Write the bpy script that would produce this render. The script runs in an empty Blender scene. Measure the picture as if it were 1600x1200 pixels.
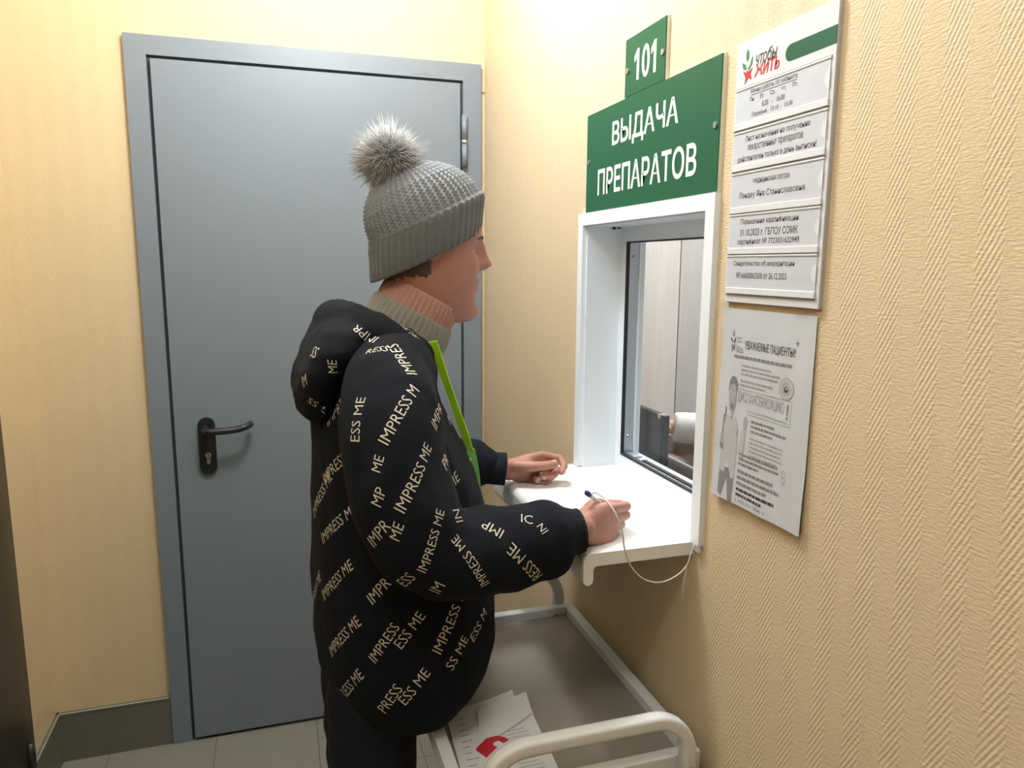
import bpy, bmesh, math, random
from mathutils import Vector, Matrix, noise
from mathutils.bvhtree import BVHTree

random.seed(7)
SC = bpy.context.scene
COL = SC.collection
PI = math.pi

# ------------------------------------------------------------------ camera
CAM_P = Vector((-0.63767, -2.30794, 1.468))
CAM_R = Vector((0.95339243, -0.30166223, 0.00653977))
CAM_U = Vector((0.04176403, 0.15339707, 0.98728168))
CAM_F = Vector((0.29882877, 0.94099375, -0.15884623))
FPX = 1154.204
cd = bpy.data.cameras.new('camera'); cam = bpy.data.objects.new('camera', cd); COL.objects.link(cam)
cd.sensor_fit = 'HORIZONTAL'; cd.sensor_width = 36; cd.lens = FPX / 1600 * 36; cd.clip_start = 0.02
mw = Matrix((CAM_R, CAM_U, -CAM_F)).transposed().to_4x4(); mw.translation = CAM_P
cam.matrix_world = mw
SC.camera = cam

# ------------------------------------------------------------------ world, lights, exposure
SC.view_settings.view_transform = 'Standard'
SC.view_settings.look = 'None'
SC.view_settings.gamma = 1
SC.view_settings.use_curve_mapping = False
SC.view_settings.exposure = 0.0
w = bpy.data.worlds.new('world'); SC.world = w; w.use_nodes = True
w.node_tree.nodes['Background'].inputs[0].default_value = (0.9, 0.93, 1, 1)
w.node_tree.nodes['Background'].inputs[1].default_value = 0.15

def area(name, loc, sx, sy, power, color):
    l = bpy.data.lights.new(name, 'AREA'); l.shape = 'RECTANGLE'; l.size = sx; l.size_y = sy
    l.energy = power; l.color = color
    o = bpy.data.objects.new(name, l); COL.objects.link(o); o.location = loc
    return o
def bulb(name, loc, r, power, color):
    l = bpy.data.lights.new(name, 'POINT'); l.shadow_soft_size = r; l.energy = power; l.color = color
    o = bpy.data.objects.new(name, l); COL.objects.link(o); o.location = loc
    return o
bulb('corridor_light', (-0.46, -0.87, 2.48), 0.12, 54, (0.94, 0.975, 1.0))
bulb('corridor_light_rear', (-0.85, -2.1, 2.48), 0.12, 15, (0.94, 0.975, 1.0))
area('office_light', (1.3, 0.1, 2.655), 0.6, 1.2, 46, (0.94, 0.97, 1.0))

# ------------------------------------------------------------------ materials
def mat(name, col, rough=0.5, metal=0.0, bump=0.0, bscale=200.0, var=0.0, vscale=20.0, spec=None, sheen=0.0, emit=None, trans=0.0, alpha=1.0, coat=0.0):
    m = bpy.data.materials.new(name); m.use_nodes = True
    nt = m.node_tree; b = nt.nodes['Principled BSDF']
    b.inputs['Base Color'].default_value = (*col, 1)
    b.inputs['Roughness'].default_value = rough
    b.inputs['Metallic'].default_value = metal
    if spec is not None: b.inputs['Specular IOR Level'].default_value = spec
    if sheen: b.inputs['Sheen Weight'].default_value = sheen; b.inputs['Sheen Roughness'].default_value = 0.5
    if trans: b.inputs['Transmission Weight'].default_value = trans
    if alpha < 1: b.inputs['Alpha'].default_value = alpha
    if coat: b.inputs['Coat Weight'].default_value = coat
    if emit: b.inputs['Emission Color'].default_value = (*emit[0], 1); b.inputs['Emission Strength'].default_value = emit[1]
    if bump or var:
        g = nt.nodes.new('ShaderNodeNewGeometry')
    if bump:
        n = nt.nodes.new('ShaderNodeTexNoise'); n.inputs['Scale'].default_value = bscale; n.inputs['Detail'].default_value = 3
        bp = nt.nodes.new('ShaderNodeBump'); bp.inputs['Strength'].default_value = bump; bp.inputs['Distance'].default_value = 0.002
        nt.links.new(g.outputs['Position'], n.inputs['Vector'])
        nt.links.new(n.outputs['Fac'], bp.inputs['Height']); nt.links.new(bp.outputs[0], b.inputs['Normal'])
    if var:
        n2 = nt.nodes.new('ShaderNodeTexNoise'); n2.inputs['Scale'].default_value = vscale; n2.inputs['Detail'].default_value = 4
        nt.links.new(g.outputs['Position'], n2.inputs['Vector'])
        mx = nt.nodes.new('ShaderNodeMix'); mx.data_type = 'RGBA'
        mx.inputs['A'].default_value = (*[min(1, c * (1 - var)) for c in col], 1)
        mx.inputs['B'].default_value = (*[min(1, c * (1 + var)) for c in col], 1)
        nt.links.new(n2.outputs['Fac'], mx.inputs['Factor']); nt.links.new(mx.outputs['Result'], b.inputs['Base Color'])
    return m

def wallpaper(name, axis, sign, col, flip):
    """embossed herringbone paper: vertical bands of slanted ribs, every other band fainter"""
    m = bpy.data.materials.new(name); m.use_nodes = True
    nt = m.node_tree; b = nt.nodes['Principled BSDF']; L = nt.links.new
    b.inputs['Roughness'].default_value = 0.62
    b.inputs['Specular IOR Level'].default_value = 0.3
    g = nt.nodes.new('ShaderNodeNewGeometry'); s = nt.nodes.new('ShaderNodeSeparateXYZ'); L(g.outputs['Position'], s.inputs[0])
    def M(op, a, bb=None, c=None):
        n = nt.nodes.new('ShaderNodeMath'); n.operation = op
        for i, x in enumerate((a, bb, c)):
            if x is None: continue
            if isinstance(x, (int, float)): n.inputs[i].default_value = x
            else: L(x, n.inputs[i])
        return n.outputs[0]
    P = 0.0575
    u = M('ADD', M('MULTIPLY', s.outputs[axis], sign), 10.0)
    v = s.outputs[2]
    nz = nt.nodes.new('ShaderNodeTexNoise'); nz.inputs['Scale'].default_value = 60; L(g.outputs['Position'], nz.inputs['Vector'])
    wob = M('MULTIPLY', M('SUBTRACT', nz.outputs['Fac'], 0.5), 0.0022)
    tri = M('PINGPONG', u, P / 2)
    rib = M('SINE', M('MULTIPLY', M('ADD', M('ADD', M('MULTIPLY', v, 0.8), M('MULTIPLY', tri, 1.5)), wob), 2 * PI / 0.0088))
    fr = M('FRACT', M('DIVIDE', u, P))
    wave = M('SINE', M('MULTIPLY', fr, 2 * PI))
    band = M('ADD', M('MULTIPLY', wave, -0.5 if flip else 0.5), 0.5)
    amp = M('ADD', M('MULTIPLY', M('POWER', band, 0.7), 0.8), 0.2)
    # woven threads
    mp = nt.nodes.new('ShaderNodeMapping'); L(g.outputs['Position'], mp.inputs[0])
    mp.inputs['Scale'].default_value = (110, 110, 420)
    th = nt.nodes.new('ShaderNodeTexNoise'); th.inputs['Scale'].default_value = 1.0; th.inputs['Detail'].default_value = 2; L(mp.outputs[0], th.inputs['Vector'])
    h = M('ADD', M('MULTIPLY', rib, M('MULTIPLY', amp, M('ADD', 0.12, M('MULTIPLY', th.outputs['Fac'], 0.6)))), M('MULTIPLY', th.outputs['Fac'], 1.7))
    bp = nt.nodes.new('ShaderNodeBump'); bp.inputs['Strength'].default_value = 0.5; bp.inputs['Distance'].default_value = 0.0011
    L(h, bp.inputs['Height']); L(bp.outputs[0], b.inputs['Normal'])
    n2 = nt.nodes.new('ShaderNodeTexNoise'); n2.inputs['Scale'].default_value = 2.2; n2.inputs['Detail'].default_value = 5; L(g.outputs['Position'], n2.inputs['Vector'])
    mx = nt.nodes.new('ShaderNodeMix'); mx.data_type = 'RGBA'
    mx.inputs['A'].default_value = (*[c * 0.95 for c in col], 1); mx.inputs['B'].default_value = (*[min(1, c * 1.04) for c in col], 1)
    L(n2.outputs['Fac'], mx.inputs['Factor']); L(mx.outputs['Result'], b.inputs['Base Color'])
    return m

def tile_mat(name, col, grout, size, ox, oy):
    m = bpy.data.materials.new(name); m.use_nodes = True
    nt = m.node_tree; b = nt.nodes['Principled BSDF']; L = nt.links.new
    b.inputs['Roughness'].default_value = 0.35
    g = nt.nodes.new('ShaderNodeNewGeometry'); s = nt.nodes.new('ShaderNodeSeparateXYZ'); L(g.outputs['Position'], s.inputs[0])
    def M(op, a, bb=None):
        n = nt.nodes.new('ShaderNodeMath'); n.operation = op
        for i, x in enumerate((a, bb)):
            if x is None: continue
            if isinstance(x, (int, float)): n.inputs[i].default_value = x
            else: L(x, n.inputs[i])
        return n.outputs[0]
    def edge(o, off):
        f = M('FRACT', M('DIVIDE', M('ADD', o, off + 30 * size), size))
        return M('GREATER_THAN', M('ABSOLUTE', M('SUBTRACT', f, 0.5)), 0.5 - 0.0016 / size)
    e = M('MAXIMUM', edge(s.outputs[0], ox), edge(s.outputs[1], oy))
    n2 = nt.nodes.new('ShaderNodeTexNoise'); n2.inputs['Scale'].default_value = 14; n2.inputs['Detail'].default_value = 6; L(g.outputs['Position'], n2.inputs['Vector'])
    m1 = nt.nodes.new('ShaderNodeMix'); m1.data_type = 'RGBA'
    m1.inputs['A'].default_value = (*[c * .9 for c in col], 1); m1.inputs['B'].default_value = (*[c * 1.08 for c in col], 1); L(n2.outputs['Fac'], m1.inputs['Factor'])
    m2 = nt.nodes.new('ShaderNodeMix'); m2.data_type = 'RGBA'; L(e, m2.inputs['Factor']); L(m1.outputs['Result'], m2.inputs['A']); m2.inputs['B'].default_value = (*grout, 1)
    L(m2.outputs['Result'], b.inputs['Base Color'])
    bp = nt.nodes.new('ShaderNodeBump'); bp.inputs['Strength'].default_value = 0.5; bp.inputs['Distance'].default_value = 0.001; bp.invert = True
    L(e, bp.inputs['Height']); L(bp.outputs[0], b.inputs['Normal'])
    return m

def wood_mat(name, col, dark):
    m = bpy.data.materials.new(name); m.use_nodes = True
    nt = m.node_tree; b = nt.nodes['Principled BSDF']; L = nt.links.new
    b.inputs['Roughness'].default_value = 0.45
    g = nt.nodes.new('ShaderNodeNewGeometry'); mp = nt.nodes.new('ShaderNodeMapping'); L(g.outputs['Position'], mp.inputs[0])
    mp.inputs['Scale'].default_value = (38, 38, 1.6)
    n = nt.nodes.new('ShaderNodeTexNoise'); n.inputs['Scale'].default_value = 1.6; n.inputs['Detail'].default_value = 6; L(mp.outputs[0], n.inputs['Vector'])
    mx = nt.nodes.new('ShaderNodeMix'); mx.data_type = 'RGBA'; mx.inputs['A'].default_value = (*dark, 1); mx.inputs['B'].default_value = (*col, 1)
    L(n.outputs['Fac'], mx.inputs['Factor']); L(mx.outputs['Result'], b.inputs['Base Color'])
    return m

def knit_mat(name, col, stitch):
    m = bpy.data.materials.new(name); m.use_nodes = True
    nt = m.node_tree; b = nt.nodes['Principled BSDF']; L = nt.links.new
    b.inputs['Roughness'].default_value = 0.9; b.inputs['Sheen Weight'].default_value = 0.3
    g = nt.nodes.new('ShaderNodeNewGeometry')
    n = nt.nodes.new('ShaderNodeTexNoise'); n.inputs['Scale'].default_value = stitch; n.inputs['Detail'].default_value = 2; L(g.outputs['Position'], n.inputs['Vector'])
    mx = nt.nodes.new('ShaderNodeMix'); mx.data_type = 'RGBA'
    mx.inputs['A'].default_value = (*[c * .7 for c in col], 1); mx.inputs['B'].default_value = (*[c * 1.25 for c in col], 1)
    L(n.outputs['Fac'], mx.inputs['Factor']); L(mx.outputs['Result'], b.inputs['Base Color'])
    bp = nt.nodes.new('ShaderNodeBump'); bp.inputs['Strength'].default_value = 0.5; bp.inputs['Distance'].default_value = 0.001
    L(n.outputs['Fac'], bp.inputs['Height']); L(bp.outputs[0], b.inputs['Normal'])
    return m

def clear_mat(name, tint, gloss):
    m = bpy.data.materials.new(name); m.use_nodes = True
    nt = m.node_tree; nt.nodes.remove(nt.nodes['Principled BSDF']); L = nt.links.new
    t = nt.nodes.new('ShaderNodeBsdfTransparent'); t.inputs[0].default_value = (*tint, 1)
    gl = nt.nodes.new('ShaderNodeBsdfGlossy'); gl.inputs['Roughness'].default_value = 0.05
    f = nt.nodes.new('ShaderNodeLayerWeight'); f.inputs[0].default_value = 0.5
    pw = nt.nodes.new('ShaderNodeMath'); pw.operation = 'POWER'; pw.inputs[1].default_value = 5.0; L(f.outputs['Facing'], pw.inputs[0])
    mu = nt.nodes.new('ShaderNodeMath'); mu.operation = 'MULTIPLY_ADD'; mu.inputs[1].default_value = gloss; mu.inputs[2].default_value = 0.02; L(pw.outputs[0], mu.inputs[0])
    mx = nt.nodes.new('ShaderNodeMixShader'); L(mu.outputs[0], mx.inputs[0]); L(t.outputs[0], mx.inputs[1]); L(gl.outputs[0], mx.inputs[2])
    L(mx.outputs[0], nt.nodes['Material Output'].inputs[0])
    return m

WP = (0.66, 0.52, 0.315)
MT = dict(
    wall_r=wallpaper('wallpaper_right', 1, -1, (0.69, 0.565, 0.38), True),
    wall_b=wallpaper('wallpaper_back', 0, 1, WP, False),
    wall_l=wallpaper('wallpaper_left', 1, 1, WP, False),
    plaster=mat('white_plaster', (0.8, 0.79, 0.76), 0.8, bump=0.1, bscale=60),
    bounce_cut=mat('dark_bounce_cut', (0.10, 0.085, 0.065), 0.7, bump=0.1, bscale=60),  # dark tone made up for the unseen end wall, to cut bounced light
    office=mat('office_paint', (0.74, 0.72, 0.69), 0.8, bump=0.1, bscale=60),
    floor=tile_mat('beige_floor_tiles', (0.235, 0.225, 0.185), (0.12, 0.115, 0.10), 0.302, 0.874, 0.3),
    base=mat('baseboard_tile', (0.14, 0.134, 0.095), 0.4, var=0.12, vscale=9),
    base_top=mat('baseboard_cap', (0.42, 0.41, 0.34), 0.5, var=0.05),
    door=mat('grey_door_paint', (0.18, 0.212, 0.245), 0.45, bump=0.04, bscale=500, var=0.04, vscale=3),
    door_gap=mat('door_seal', (0.055, 0.065, 0.075), 0.8, var=0.1),
    black=mat('black_plastic', (0.012, 0.013, 0.015), 0.35, bump=0.05, bscale=700),
    steel=mat('bright_steel', (0.62, 0.62, 0.6), 0.3, 1.0, bump=0.05, bscale=300),
    darkdoor=mat('dark_brown_door', (0.018, 0.016, 0.012), 0.35, var=0.2, vscale=12),
    darkjamb=mat('dark_brown_jamb', (0.055, 0.044, 0.026), 0.4, var=0.15, vscale=12),
    pvc=mat('white_pvc', (0.86, 0.925, 0.99), 0.3, bump=0.02, bscale=90),
    sill=mat('white_sill_pvc', (0.86, 0.86, 0.84), 0.35, bump=0.02, bscale=90),
    gasket=mat('black_gasket', (0.012, 0.013, 0.016), 0.6, bump=0.1),
    alu=mat('grey_aluminium', (0.48, 0.54, 0.62), 0.35, 0.7, bump=0.03, bscale=300),
    glass=clear_mat('window_glass', (0.97, 0.985, 0.98), 0.6),
    film=clear_mat('clear_sleeve', (0.99, 0.99, 0.995), 0.4),
    green=mat('sign_green', (0.012, 0.105, 0.05), 0.5, bump=0.02, bscale=200, var=0.04, spec=0.3),
    signedge=mat('sign_edge_white', (0.75, 0.76, 0.66), 0.5, var=0.05),
    white_ink=mat('white_letters', (0.9, 0.9, 0.9), 0.5, var=0.01),
    board=mat('board_white', (0.68, 0.70, 0.75), 0.35, var=0.02),
    board_edge=mat('board_edge', (0.5, 0.5, 0.5), 0.5, var=0.05),
    card=mat('card_paper', (0.56, 0.60, 0.67), 0.6, var=0.02, vscale=30),
    rail=mat('pocket_rail', (0.72, 0.75, 0.79), 0.25, var=0.02),
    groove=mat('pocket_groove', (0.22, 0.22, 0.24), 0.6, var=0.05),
    ink=mat('dark_ink', (0.05, 0.05, 0.06), 0.7, var=0.1),
    ink2=mat('grey_ink', (0.27, 0.27, 0.29), 0.7, var=0.1),
    ink3=mat('pale_ink', (0.45, 0.45, 0.48), 0.7, var=0.1),
    ink4=mat('faint_ink', (0.56, 0.57, 0.59), 0.7, var=0.05),
    logo_g=mat('logo_green', (0.03, 0.22, 0.09), 0.5, var=0.1),
    logo_r=mat('logo_red', (0.50, 0.03, 0.04), 0.5, var=0.1),
    poster=mat('poster_paper', (0.68, 0.72, 0.77), 0.5, var=0.03, vscale=12),
    hood=mat('black_fleece', (0.0065, 0.0085, 0.013), 0.85, bump=0.5, bscale=900, var=0.15, vscale=40, sheen=0.02, spec=0.12),
    rib=mat('black_ribbing', (0.011, 0.014, 0.019), 0.85, bump=0.4, bscale=900, sheen=0.04, spec=0.2),
    print=mat('cream_print', (0.62, 0.58, 0.49), 0.7, var=0.08, vscale=200),
    trouser=mat('navy_trousers', (0.010, 0.0125, 0.021), 0.8, bump=0.3, bscale=700, spec=0.25, var=0.1),
    shoe=mat('dark_shoe', (0.015, 0.015, 0.016), 0.5, bump=0.2),
    skin=mat('skin', (0.42, 0.195, 0.15), 0.5, bump=0.12, bscale=420, var=0.10, vscale=45),
    skin_n=mat('skin_pale', (0.60, 0.36, 0.28), 0.5, bump=0.1, bscale=420, var=0.08, vscale=45),
    lip=mat('lips', (0.30, 0.09, 0.08), 0.4, var=0.05),
    nail=mat('nail', (0.62, 0.36, 0.31), 0.25, var=0.03),
    eyew=mat('eye_white', (0.75, 0.72, 0.70), 0.2, var=0.02),
    iris=mat('iris', (0.05, 0.04, 0.03), 0.2, var=0.1),
    brow=mat('brow_hair', (0.06, 0.045, 0.035), 0.8, bump=0.4, bscale=500),
    knit=knit_mat('grey_knit', (0.205, 0.228, 0.255), 420),
    knit_shade=knit_mat('grey_knit_shaded', (0.125, 0.135, 0.142), 420),  # shade below the lit crown is put into this darker grey
    pink=knit_mat('pink_knit', (0.44, 0.23, 0.19), 420),
    greyk=knit_mat('taupe_knit', (0.24, 0.225, 0.20), 420),
    fur=mat('grey_fur', (0.60, 0.60, 0.61), 0.7, var=0.35, vscale=35),
    lime=mat('lime_strap', (0.46, 0.90, 0.03), 0.45, bump=0.2, bscale=500, var=0.08),
    leaf=mat('green_film', (0.24, 0.62, 0.17), 0.35, var=0.35, vscale=45, trans=0.15),
    fringe=mat('pale_green_fringe', (0.42, 0.55, 0.30), 0.6, var=0.1),
    penclear=mat('pen_clear', (0.75, 0.77, 0.85), 0.15, var=0.02, alpha=0.55),
    penblue=mat('pen_blue', (0.03, 0.03, 0.22), 0.3, var=0.1),
    cordm=mat('clear_cord', (0.58, 0.56, 0.52), 0.35, var=0.05),
    tframe=mat('white_enamel', (0.82, 0.85, 0.88), 0.35, bump=0.03, bscale=200, var=0.03),
    tpanel=mat('dark_tray_panel', (0.30, 0.275, 0.235), 0.26, bump=0.05, bscale=60, var=0.12, vscale=9),
    rubber=mat('rubber', (0.03, 0.03, 0.03), 0.7, var=0.1),
    paper=mat('white_paper', (0.74, 0.76, 0.79), 0.6, bump=0.05, bscale=80, var=0.02),
    redp=mat('red_print', (0.52, 0.015, 0.03), 0.5, var=0.08),
    wood=wood_mat('bleached_wood', (0.72, 0.66, 0.62), (0.58, 0.52, 0.48)),
    wood2=wood_mat('bleached_wood_darker', (0.60, 0.555, 0.53), (0.47, 0.43, 0.41)),
    coat=mat('white_coat', (0.82, 0.83, 0.86), 0.75, bump=0.15, bscale=200, var=0.02),
    carton=mat('brown_carton', (0.27, 0.205, 0.165), 0.8, bump=0.1, bscale=90, var=0.06),
    desk=mat('desk_laminate', (0.50, 0.53, 0.62), 0.4, var=0.05, vscale=20),
    monitor=mat('monitor_black', (0.018, 0.025, 0.036), 0.45, bump=0.15, bscale=900),
    screen=mat('screen_dark', (0.02, 0.025, 0.03), 0.1, var=0.05),
    hair=mat('brown_hair', (0.085, 0.06, 0.045), 0.6, bump=0.4, bscale=300, var=0.2),
    lamp=mat('lamp_diffuser', (0.9, 0.9, 0.9), 0.5, var=0.01, emit=((1.0, 0.98, 0.95), 3.0)),
)

# ------------------------------------------------------------------ mesh helpers
def V(*a): return Vector(a)
Z0 = Vector((0, 0, 0))

def link(name, me, m, parent=None, smooth=False):
    for x in (m if isinstance(m, (list, tuple)) else [m]): me.materials.append(x)
    if smooth: me.polygons.foreach_set('use_smooth', [True] * len(me.polygons))
    o = bpy.data.objects.new(name, me); COL.objects.link(o)
    if parent is not None:
        o.parent = parent
        o.matrix_parent_inverse = parent.matrix_basis.inverted()
    return o

def obj(name, bm, m, parent=None, smooth=False, recalc=True):
    if recalc: bmesh.ops.recalc_face_normals(bm, faces=bm.faces)
    me = bpy.data.meshes.new(name); bm.to_mesh(me); bm.free()
    return link(name, me, m, parent, smooth)

def tag(o, label=None, cat=None, group=None, kind=None):
    if label: o['label'] = label
    if cat: o['category'] = cat
    if group: o['group'] = group
    if kind: o['kind'] = kind
    return o

def empty(name, loc):
    o = bpy.data.objects.new(name, None); COL.objects.link(o); o.location = loc; o.empty_display_size = 0.05
    return o

def nb(): return bmesh.new()

def box(bm, a, b, bev=0.0, mi=0, seg=2):
    x0, x1 = sorted((a[0], b[0])); y0, y1 = sorted((a[1], b[1])); z0, z1 = sorted((a[2], b[2]))
    vs = [bm.verts.new(p) for p in ((x0,y0,z0),(x1,y0,z0),(x1,y1,z0),(x0,y1,z0),(x0,y0,z1),(x1,y0,z1),(x1,y1,z1),(x0,y1,z1))]
    fs = [bm.faces.new([vs[i] for i in q]) for q in ((0,3,2,1),(4,5,6,7),(0,1,5,4),(1,2,6,5),(2,3,7,6),(3,0,4,7))]
    if bev > 0:
        es = list({e for f in fs for e in f.edges})
        r = bmesh.ops.bevel(bm, geom=es, offset=bev, segments=seg, profile=0.5, affect='EDGES')
        fs = [f for f in fs if f.is_valid] + list(r['faces'])
    for f in fs: f.material_index = mi
    return fs

def frame_at(d, ref=None):
    d = d.normalized()
    r = ref if ref is not None else (V(0,0,1) if abs(d.z) < 0.9 else V(1,0,0))
    a = (r - d * r.dot(d)).normalized(); b = d.cross(a)
    return a, b

def loft(bm, rings, cap=True, closed=False, mi=0):
    rv = [[bm.verts.new(p) for p in r] for r in rings]
    n = len(rv[0]); k = len(rv)
    for i in range(k if closed else k - 1):
        A, B = rv[i], rv[(i + 1) % k]
        for j in range(n):
            f = bm.faces.new((A[j], A[(j+1) % n], B[(j+1) % n], B[j])); f.material_index = mi
    if cap and not closed:
        f = bm.faces.new(list(reversed(rv[0]))); f.material_index = mi
        f = bm.faces.new(rv[-1]); f.material_index = mi
    return rv

def catmull(pts, rad, n):
    P = [Vector(p) for p in pts]; out = []; ro = []
    for i in range(len(P) - 1):
        p0 = P[max(i-1, 0)]; p1 = P[i]; p2 = P[i+1]; p3 = P[min(i+2, len(P)-1)]
        for j in range(n):
            t = j / n
            out.append(0.5 * ((2*p1) + (p2-p0)*t + (2*p0-5*p1+4*p2-p3)*t*t + (-p0+3*p1-3*p2+p3)*t*t*t))
            ro.append(rad[i] * (1-t) + rad[i+1] * t)
    out.append(P[-1]); ro.append(rad[-1])
    return out, ro

def tube(bm, pts, rad, seg=12, sub=1, flat=1.0, ref=None, round_ends=False, mi=0, square=False):
    """swept tube with a parallel-transported frame"""
    if isinstance(rad, (int, float)): rad = [rad] * len(pts)
    P, R = (catmull(pts, rad, sub) if sub > 1 else ([Vector(p) for p in pts], list(rad)))
    n = len(P)
    tang = [(P[min(i+1, n-1)] - P[max(i-1, 0)]).normalized() for i in range(n)]
    a, b = frame_at(tang[0], ref)
    rings = []
    def ring(c, a, b, r):
        if square:
            res = []
            for j in range(seg):
                th = 2*PI*j/seg + PI/4
                cx, cy = math.cos(th), math.sin(th)
                k = 1.0 / ((abs(cx)**6 + abs(cy)**6) ** (1/6))
                res.append(c + a*(cx*k*r*flat) + b*(cy*k*r))
            return res
        return [c + a*(math.cos(2*PI*j/seg)*r*flat) + b*(math.sin(2*PI*j/seg)*r) for j in range(seg)]
    for i in range(n):
        if i:
            a = (a - tang[i]*a.dot(tang[i])).normalized(); b = tang[i].cross(a)
        if i == 0 and round_ends:
            for k in (0.25, 0.6, 0.85):
                rings.append(ring(P[0] - tang[0]*R[0]*math.sqrt(max(0, 1-k*k)), a, b, R[0]*k))
        rings.append(ring(P[i], a, b, R[i]))
        if i == n-1 and round_ends:
            for k in (0.85, 0.6, 0.25):
                rings.append(ring(P[-1] + tang[-1]*R[-1]*math.sqrt(max(0, 1-k*k)), a, b, R[-1]*k))
    loft(bm, rings, mi=mi)

def cyl(bm, p0, p1, r0, r1=None, seg=24, mi=0):
    tube(bm, [p0, p1], [r0, r1 if r1 is not None else r0], seg=seg, mi=mi)

def ellipsoid(bm, c, r, rot=None, nu=20, nv=14, mi=0):
    c = Vector(c); rot = rot or Matrix.Identity(3)
    rings = []
    for i in range(1, nv):
        ph = PI * i / nv
        rings.append([c + rot @ V(r[0]*math.sin(ph)*math.cos(2*PI*j/nu), r[1]*math.sin(ph)*math.sin(2*PI*j/nu), -r[2]*math.cos(ph)) for j in range(nu)])
    loft(bm, rings, mi=mi)

def prism(bm, outline, o, U, W, N, t0, t1, mi=0):
    """polygon outline in (u,w) extruded from t0 to t1 along N"""
    o, U, W, N = Vector(o), Vector(U), Vector(W), Vector(N)
    A = [bm.verts.new(o + U*u + W*w_ + N*t0) for u, w_ in outline]
    B = [bm.verts.new(o + U*u + W*w_ + N*t1) for u, w_ in outline]
    n = len(outline); fs = [bm.faces.new(list(reversed(A))), bm.faces.new(B)]
    for i in range(n): fs.append(bm.faces.new((A[i], A[(i+1) % n], B[(i+1) % n], B[i])))
    for f in fs: f.material_index = mi

def rrect(u0, w0, u1, w1, r, n=6):
    pts = []
    for cx, cy, a in ((u1-r, w1-r, 0), (u0+r, w1-r, 90), (u0+r, w0+r, 180), (u1-r, w0+r, 270)):
        for i in range(n+1):
            t = math.radians(a + 90*i/n); pts.append((cx + r*math.cos(t), cy + r*math.sin(t)))
    return pts

def circ(cx, cy, r, n=24, ry=None): return [(cx + r*math.cos(2*PI*i/n), cy + (ry or r)*math.sin(2*PI*i/n)) for i in range(n)]

_tc = {}
def text2d(body, bold=0.0, shear=0.0, res=3):
    """letters as flat polygons in unit text space: verts, faces, bounds"""
    k = (body, bold, shear, res)
    if k in _tc: return _tc[k]
    c = bpy.data.curves.new('txt', 'FONT'); c.body = body; c.resolution_u = res; c.offset = bold; c.shear = shear
    o = bpy.data.objects.new('txt', c); COL.objects.link(o)
    bpy.context.view_layer.update()
    dg = bpy.context.evaluated_depsgraph_get()
    me = bpy.data.meshes.new_from_object(o.evaluated_get(dg))
    vs = [(v.co.x, v.co.y) for v in me.vertices]; fs = [tuple(p.vertices) for p in me.polygons]
    bpy.data.objects.remove(o); bpy.data.curves.remove(c); bpy.data.meshes.remove(me)
    xs = [v[0] for v in vs]; ys = [v[1] for v in vs]
    _tc[k] = (vs, fs, (min(xs), min(ys), max(xs), max(ys)))
    return _tc[k]

def put_text(bm, body, o, U, W, N, u0, w0, u1=None, h=None, w1=None, bold=0.0, shear=0.0, off=0.0006, mi=0, slope=0.0, center=None):
    """fit text so its box runs from u0 to u1 and w0 to w1 (or height h) on the plane"""
    vs, fs, (x0, y0, x1, y1) = text2d(body, bold, shear)
    o, U, W, N = Vector(o), Vector(U), Vector(W), Vector(N)
    sy = ((w1 - w0) if w1 is not None else h) / (y1 - y0)
    sx = (u1 - u0) / (x1 - x0) if u1 is not None else sy
    if center is not None: u0 = center - (x1 - x0)*sx/2
    bv = []
    for x, y in vs:
        u = u0 + (x - x0)*sx; w_ = w0 + (y - y0)*sy + slope*(u - u0)
        bv.append(bm.verts.new(o + U*u + W*w_ + N*off))
    for f in fs:
        try:
            g = bm.faces.new([bv[i] for i in f]); g.material_index = mi
            g.normal_update()
            if g.normal.dot(N) < 0: g.normal_flip()
        except ValueError: pass

def remeshed(bm, voxel, smooth=4, fac=0.5):
    """union of overlapping closed shapes, evenly meshed and relaxed"""
    bmesh.ops.recalc_face_normals(bm, faces=bm.faces)
    me = bpy.data.meshes.new('tmp'); bm.to_mesh(me); bm.free()
    o = bpy.data.objects.new('tmp', me); COL.objects.link(o)
    r = o.modifiers.new('r', 'REMESH'); r.mode = 'VOXEL'; r.voxel_size = voxel
    if smooth:
        s = o.modifiers.new('s', 'SMOOTH'); s.factor = fac; s.iterations = smooth
    bpy.context.view_layer.update()
    out = bpy.data.meshes.new_from_object(o.evaluated_get(bpy.context.evaluated_depsgraph_get()))
    bpy.data.objects.remove(o); bpy.data.meshes.remove(me)
    return out

def px_ray(x, y):
    return (CAM_R*((x-800)/FPX) + CAM_U*((600-y)/FPX) + CAM_F).normalized()

def lerp_table(t, x):
    if x <= t[0][0]: return t[0][1:]
    for a, b in zip(t, t[1:]):
        if x <= b[0]:
            k = (x - a[0])/(b[0]-a[0])
            return tuple(p*(1-k)+q*k for p, q in zip(a[1:], b[1:]))
    return t[-1][1:]

# wall-plane frames: viewer facing the wall; U to the picture's right, W up, N out of the wall
RU, RW, RN = V(0,-1,0), V(0,0,1), V(-1,0,0)       # right wall, origin on x=0: u = -y
BU, BW, BN = V(1,0,0), V(0,0,1), V(0,-1,0)        # back wall, y=0: u = x

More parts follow.
